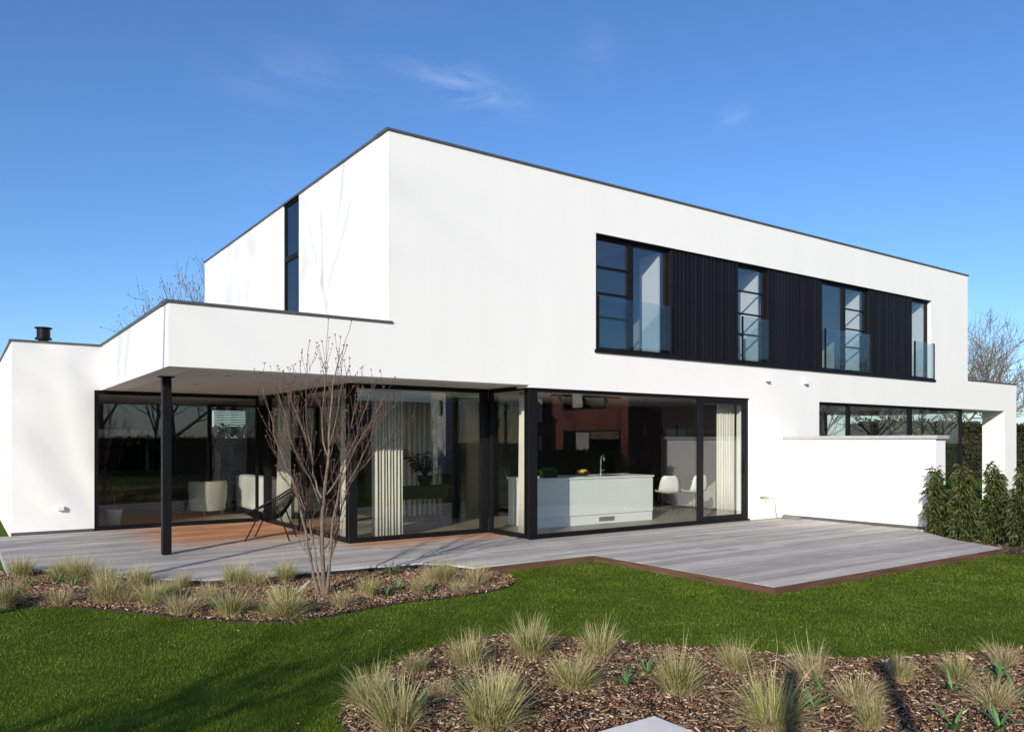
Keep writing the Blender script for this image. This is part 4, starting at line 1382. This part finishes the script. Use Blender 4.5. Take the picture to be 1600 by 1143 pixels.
hedge('dark hedge with reddish tips seen past the white pier at right', 30, 60, 17.0, 18.4, 2.4, 1, 26000, .2)
hedge('low hedge running behind the porch at the right end of the house', 24.5, 29.5, 24.0, 25.0, 2.2, 2, 9000)
hedge('tall dark hedge mirrored in the living room glass', -6, 14, -13.5, -12.3, 1.75, 3, 24000, .2)
hedge('dark hedge mirrored in the kitchen glass', 21.6, 22.8, -12.4, -3.5, 1.15, 4, 12000, .16)
hedge('dark hedge behind the rear window blind', 3.0, 16.0, 25.0, 26.0, 2.0, 6, 12000, .18)

# --- trees
bare_tree('bare tree with catkins rising behind the flat roof at left', (7.3, 31.5, ZL), 7.9, 5, twm='fartwig', catkins=True, r0=.13, lev=4, kids=(9, 6, 5, 4), spread=(20, 45), rmin=.010)
bare_tree('smaller bare tree behind the low roof left of the catkin tree', (6.9, 33.5, ZL), 6.8, 6, catkins=True, r0=.10, lev=4, kids=(8, 6, 5, 4), spread=(20, 45), rmin=.010)
for i, (x, y_, h, s, lab) in enumerate([(38.5, 17.6 + 3, 6.9, 7, 'pale bare tree just right of the white house, over the low roof'), (43.5, 19.0, 7.6, 8, 'tall bare tree at the right picture edge'), (35.5, 23.5, 6.6, 9, 'bare tree whose trunk shows through the open porch'), (52, 24.5, 8.6, 10, 'farthest bare tree behind the others at right'), (40.5, 22.5, 7.2, 31, 'bare tree half hidden behind the low roof at right'), (47.0, 20.5, 7.4, 32, 'bare tree between the edge tree and the farthest tree')]):
    bare_tree(lab, (x, y_, ZL), h, s, group='bare trees beyond the house at right', r0=.17, lev=4, kids=(8, 7, 6, 5), trunk=.22, spread=(25, 60), rmin=.012)
bare_tree('large bare tree behind the camera, mirrored in the living room glass', (4.5, -16.5, ZL), 11.0, 12, r0=.22, trunk=.2, rmin=.012, kids=(7, 5, 5, 3), group='bare trees behind the camera')
bare_tree('slender bare tree behind the camera, mirrored left of the terrace post', (9.5, -17.5, ZL), 9.0, 13, r0=.16, trunk=.2, rmin=.012, kids=(6, 5, 5, 3), group='bare trees behind the camera')
sh = Vector((2.11, 10.50, 0))
tl = 9.3
bare_tree('bare tree left of the camera whose trunk shadow crosses the terrace', (sh.x - math.cos(SUN_A) * tl, sh.y - math.sin(SUN_A) * tl, ZL), 13.5, 14, r0=.085, trunk=.93, rmin=.005, kids=(1, 2, 2, 2), group='bare trees behind the camera')
bare_tree('bare tree behind the camera shading the lawn corner at lower left', (-7.5, -1.2, ZL), 5.0, 15, r0=.20, trunk=.3, rmin=.014, kids=(8, 6, 5, 4), group='bare trees behind the camera')
bare_tree('bare tree beyond the left hedge throwing faint shadows on the side wall', (-31.0, -8.5, ZL), 25.0, 16, r0=.16, trunk=.72, rmin=.012, kids=(6, 5, 5, 3), group='bare trees behind the camera')
bare_tree('bare tree right of the camera shading the lawn by the shrubs', (2.2, -3.2, ZL), 6.5, 17, r0=.08, trunk=.45, rmin=.006, kids=(4, 4, 3, 3), group='bare trees behind the camera')
for i, (u, v, back, top, w) in enumerate([(1236, 1075, 6.8, 3.05, 'left'), (1403, 1052, 7.6, 3.35, 'right')]):  # unseen posts added only to cast two narrow shadows on the near bed
    q = G(u, v, ZB + .2)
    loc = (q.x - math.cos(SUN_A) * back, q.y - math.sin(SUN_A) * back, ZL)
    p = thing('shadow_post', 'slim post added behind the camera to cast the ' + w + ' narrow shadow on the near bed', 'post', loc, group='posts added behind the camera for their shadows')
    MB().box(loc[0] - .04, loc[0] + .04, loc[1] - .04, loc[1] + .04, ZL - .2, top).build('shaft', 'deadwood', p, bevel=.005)
    MB().box(loc[0] - .045, loc[0] + .045, loc[1] - .045, loc[1] + .045, top, top + .02).build('cap', 'coping', p)

# ================================================================== NEIGHBOURS (mirrored in the glass)
def neighbour(label, x0, x1, y0, y1, h, wall, wins_w, wins_n, cat='house', name='neighbour_house'):
    t = thing(name, label, cat, ((x0 + x1) / 2, (y0 + y1) / 2, ZL), group='neighbouring houses behind the camera')
    MB().box(x0, x1, y0, y1, ZL, h).build('wall', wall, t)
    MB().box(x0 - .06, x1 + .06, y0 - .06, y1 + .06, h, h + .12).build('roof_edge', 'coping', t)
    for (a, b, z0, z1) in wins_w:                      # on the west face, x = x0, along y
        f = MB().box(x0 - .03, x0 - .002, a, b, z0, z1).build('window', 'black', t)
        MB().box(x0 - .045, x0 - .03, a + .07, b - .07, z0 + .07, z1 - .07).build('pane', 'darkglass', f)
        MB().box(x0 - .049, x0 - .046, a + (b - a) * .25, a + (b - a) * .48, z0 + .1, z1 - .1).build('curtain', 'curtain', f)
    for (a, b, z0, z1) in wins_n:                      # on the north face, y = y1, along x
        f = MB().box(a, b, y1 + .002, y1 + .03, z0, z1).build('window', 'black', t)
        MB().box(a + .07, b - .07, y1 + .03, y1 + .045, z0 + .07, z1 - .07).build('pane', 'darkglass', f)
        MB().box(a + .3, a + (b - a) * .4, y1 + .046, y1 + .05, z0 + .1, z1 - .1).build('curtain', 'curtain', f)
    return t


neighbour('red brick house mirrored in the kitchen glass', 24.5, 35.0, -12.4, -4.9, 5.7, 'mortar', [(-9.5, -6.4, 3.15, 4.9), (-9.5, -5.4, 0.0, 2.15), (-11.9, -10.4, 2.5, 3.9), (-11.8, -10.5, 0.0, 2.0)], [(26.6, 30.4, 0.0, 2.3), (28.5, 31.5, 3.3, 5.0)])
neighbour('low grey house mirrored in the glass left of the palm', 16.0, 23.0, -24.0, -17.5, 3.8, 'grey_render', [(-22, -19, .4, 2.2)], [(17.0, 18.4, .9, 2.2)])
neighbour('white house with a small dark window mirrored beside the palm', 21.0, 24.2, -14.2, -12.6, 4.3, 'render', [(-13.3, -12.9, 3.0, 3.8)], [(22.8, 23.8, 1.0, 2.2)])

fe = thing('timber_fence', 'brown timber board fence mirrored in the glass behind the palm', 'fence', (16.5, -14.0, ZL))
for i in range(44):
    x = 13.0 + i * 0.16
    MB().box(x, x + .15, -14.02, -14.0, ZL, 1.75 + .012 * ((i * 7) % 3)).build('board', 'wood_warm', fe)
for i in range(4):
    x = 13.0 + i * 2.33
    MB().box(x - .05, x + .05, -14.13, -14.03, ZL, 1.8).build('post', 'deadwood', fe)
far = [o for o in COL.objects if o.name in ('bare_tree.002', 'bare_tree.003', 'bare_tree.005')]
for i, (x, y_, sc, w) in enumerate([(-3.0, -18, 1.1, 'leftmost'), (1.0, -20, 1.3, 'second'), (6.8, -19, 1.1, 'third'), (11.5, -23, 1.3, 'fourth'), (14.5, -21, 1.0, 'rightmost')]):
    src = far[i % 3]
    c = src.copy(); COL.objects.link(c)
    c.location = (x, y_, ZL); c.rotation_euler = (0, 0, i * 2.1); c.scale = (sc * 1.2, sc * 1.2, sc * 1.2)
    c['label'] = w + ' bare tree in the row behind the hedge mirrored in the living room glass'; c['group'] = 'bare trees mirrored in the living room glass'
    for ch in src.children:
        d = ch.copy(); COL.objects.link(d); d.parent = c
FT = ['nearest', 'second', 'third', 'fourth', 'fifth', 'sixth', 'seventh', 'eighth', 'ninth', 'farthest']
for i, (x, y_, sc) in enumerate([(38, -9, 1.0), (44, -13, 1.1), (49, -11, .95), (56, -17, 1.2), (62, -15, 1.1), (70, -20, 1.2), (78, -24, 1.3), (86, -22, 1.2), (95, -28, 1.4), (104, -30, 1.4)]):
    src = far[i % 3]
    c = src.copy(); COL.objects.link(c)
    c.location = (x, y_, ZL); c.rotation_euler = (0, 0, i * 1.3); c.scale = (sc * 1.15, sc * 1.15, sc * .95)
    c['label'] = FT[i] + ' bare tree of the row mirrored in the low window strip'; c['group'] = 'bare trees mirrored in the low window strip'
    for ch in src.children:
        d = ch.copy(); COL.objects.link(d); d.parent = c
hedge('long hedge mirrored in the low window strip', 36, 110, -34.0, -32.5, 1.5, 8, 14000, .35)

# ================================================================== GROUND COVER
r = np.random.default_rng(7)


def frustum_points(n, t0, t1, a0, a1, pw):
    t = (t0 ** pw + (t1 ** pw - t0 ** pw) * r.random(n)) ** (1 / pw)
    a = r.uniform(a0, a1, n)
    return t * (FW[0] + a * RT[0]), t * (FW[1] + a * RT[1]), t


px, py, pt = frustum_points(1200000, 3.6, 17.0, -0.95, 1.25, 0.95)
jx, jy = px + r.normal(0, .018, len(px)) + .02 * np.sin(py * 9), py + r.normal(0, .018, len(px)) + .02 * np.sin(px * 11)
keep = ~inside(px, py, DECK) & ~inside(jx, jy, bed1) & ~inside(jx, jy, bed2) & ~inside(jx, jy, bed3) & (py < 15.5)
keep &= ~((px > 14.3) & (py > 7)) & ~((px < 0.5) & (py > 13.95))
px, py, pt = px[keep], py[keep], pt[keep]
n = len(px)
h = r.uniform(0.008, 0.022, n); az = r.uniform(0, 2 * np.pi, n); w = r.uniform(0.0014, 0.0028, n) * (pt / 6.0).clip(0.9, 1.9)
lean = r.uniform(0.1, 1.3, n) * h
v = np.zeros((n, 3, 3))
ca, sa = np.cos(az), np.sin(az)
v[:, 0] = np.stack([px - sa * w, py + ca * w, np.full(n, ZL - 0.003)], 1)
v[:, 1] = np.stack([px + sa * w, py - ca * w, np.full(n, ZL - 0.003)], 1)
v[:, 2] = np.stack([px + ca * lean, py + sa * lean, ZL + h], 1)
go = bpy.data.objects.new('grass', big_mesh('grass', v.reshape(-1, 3), np.arange(3 * n).reshape(-1, 3), 'turf', 3))
COL.objects.link(go)
tag(go, 'short mown green lawn grass', 'grass', kind='stuff')


def chips(name, poly, n, label, pad=0.0):
    P = np.array(poly); lo, hi = P.min(0), P.max(0)
    x = r.uniform(lo[0], hi[0], n * 3); y = r.uniform(lo[1], hi[1], n * 3)
    k = inside(x + r.normal(0, .025, n * 3), y + r.normal(0, .025, n * 3), poly) & ~inside(x, y, DECK)
    a_ = (x * RT[0] + y * RT[1]) / np.maximum(x * FW[0] + y * FW[1], .1)
    k &= (np.abs(a_) < 1.6) & (x * FW[0] + y * FW[1] > 2.8)
    k &= ~((x < slab_c.x + .01) & (x > slab_c.x - 1.21) & (y < slab_c.y + .01) & (y > slab_c.y - 1.21))
    x, y = x[k][:n], y[k][:n]; n = len(x)
    L = r.gamma(2.2, 0.0105, n).clip(.007, .075); W = L * r.uniform(.10, .42, n); H = r.uniform(.003, .009, n)
    az = r.uniform(0, 2 * np.pi, n); ti = r.normal(0, .28, n); ro = r.normal(0, .35, n)
    z = ZB + 0.006 + r.random(n) * 0.022
    ux = np.stack([np.cos(az) * np.cos(ti), np.sin(az) * np.cos(ti), np.sin(ti)], 1)
    uy = np.stack([-np.sin(az) * np.cos(ro), np.cos(az) * np.cos(ro), np.sin(ro)], 1)
    uz = np.cross(ux, uy)
    c = np.stack([x, y, z], 1)
    vs = []
    for sz in (-1, 1):
        for (sx, sy) in ((-1, -.7), (1, -1), (.85, 1), (-1, .8)):
            vs.append(c + ux * (sx * L / 2)[:, None] + uy * (sy * W / 2)[:, None] + uz * (sz * H / 2)[:, None])
    v = np.stack(vs, 1)
    b = np.arange(n)[:, None] * 8
    F = [(0, 3, 2, 1), (4, 5, 6, 7), (0, 1, 5, 4), (1, 2, 6, 5), (2, 3, 7, 6), (3, 0, 4, 7)]
    f = np.concatenate([b + np.array(q)[None, :] for q in F], 0)
    o = bpy.data.objects.new(name, big_mesh(name, v.reshape(-1, 3), f, 'chip', 4))
    COL.objects.link(o)
    return tag(o, label, 'bark chips', kind='stuff')


chips('bark_chips', bed1, 30000, 'reddish brown bark chips in the bed by the terrace')
chips('bark_chips', bed2, 62000, 'reddish brown bark chips in the near bed at the lower edge')
chips('bark_chips', bed3, 9000, 'dark bark chips under the laurel shrubs')

fx, fy, ft = frustum_points(260, 4.6, 11.0, -.75, .75, 1.5)
fk = ~inside(fx, fy, DECK) & ~inside(fx, fy, bed1) & ~inside(fx, fy, bed2) & ~inside(fx, fy, bed3) & (fx < 13)
fm = MB(); rg = random.Random(77)
for x, y_ in list(zip(fx[fk], fy[fk]))[:90]:
    a = rg.uniform(0, 6.28); d = Vector((math.cos(a), math.sin(a), rg.uniform(-.1, .3)))
    fm.leaf((x, y_, ZL + .024), d, d.cross(Vector((rg.gauss(0, .3), rg.gauss(0, .3), 1))), rg.uniform(.02, .04), rg.uniform(.01, .018), .1)
tag(fm.build('fallen_leaves', 'grassdry'), 'tiny dry leaves and chips scattered on the lawn', 'fallen leaves', kind='stuff')
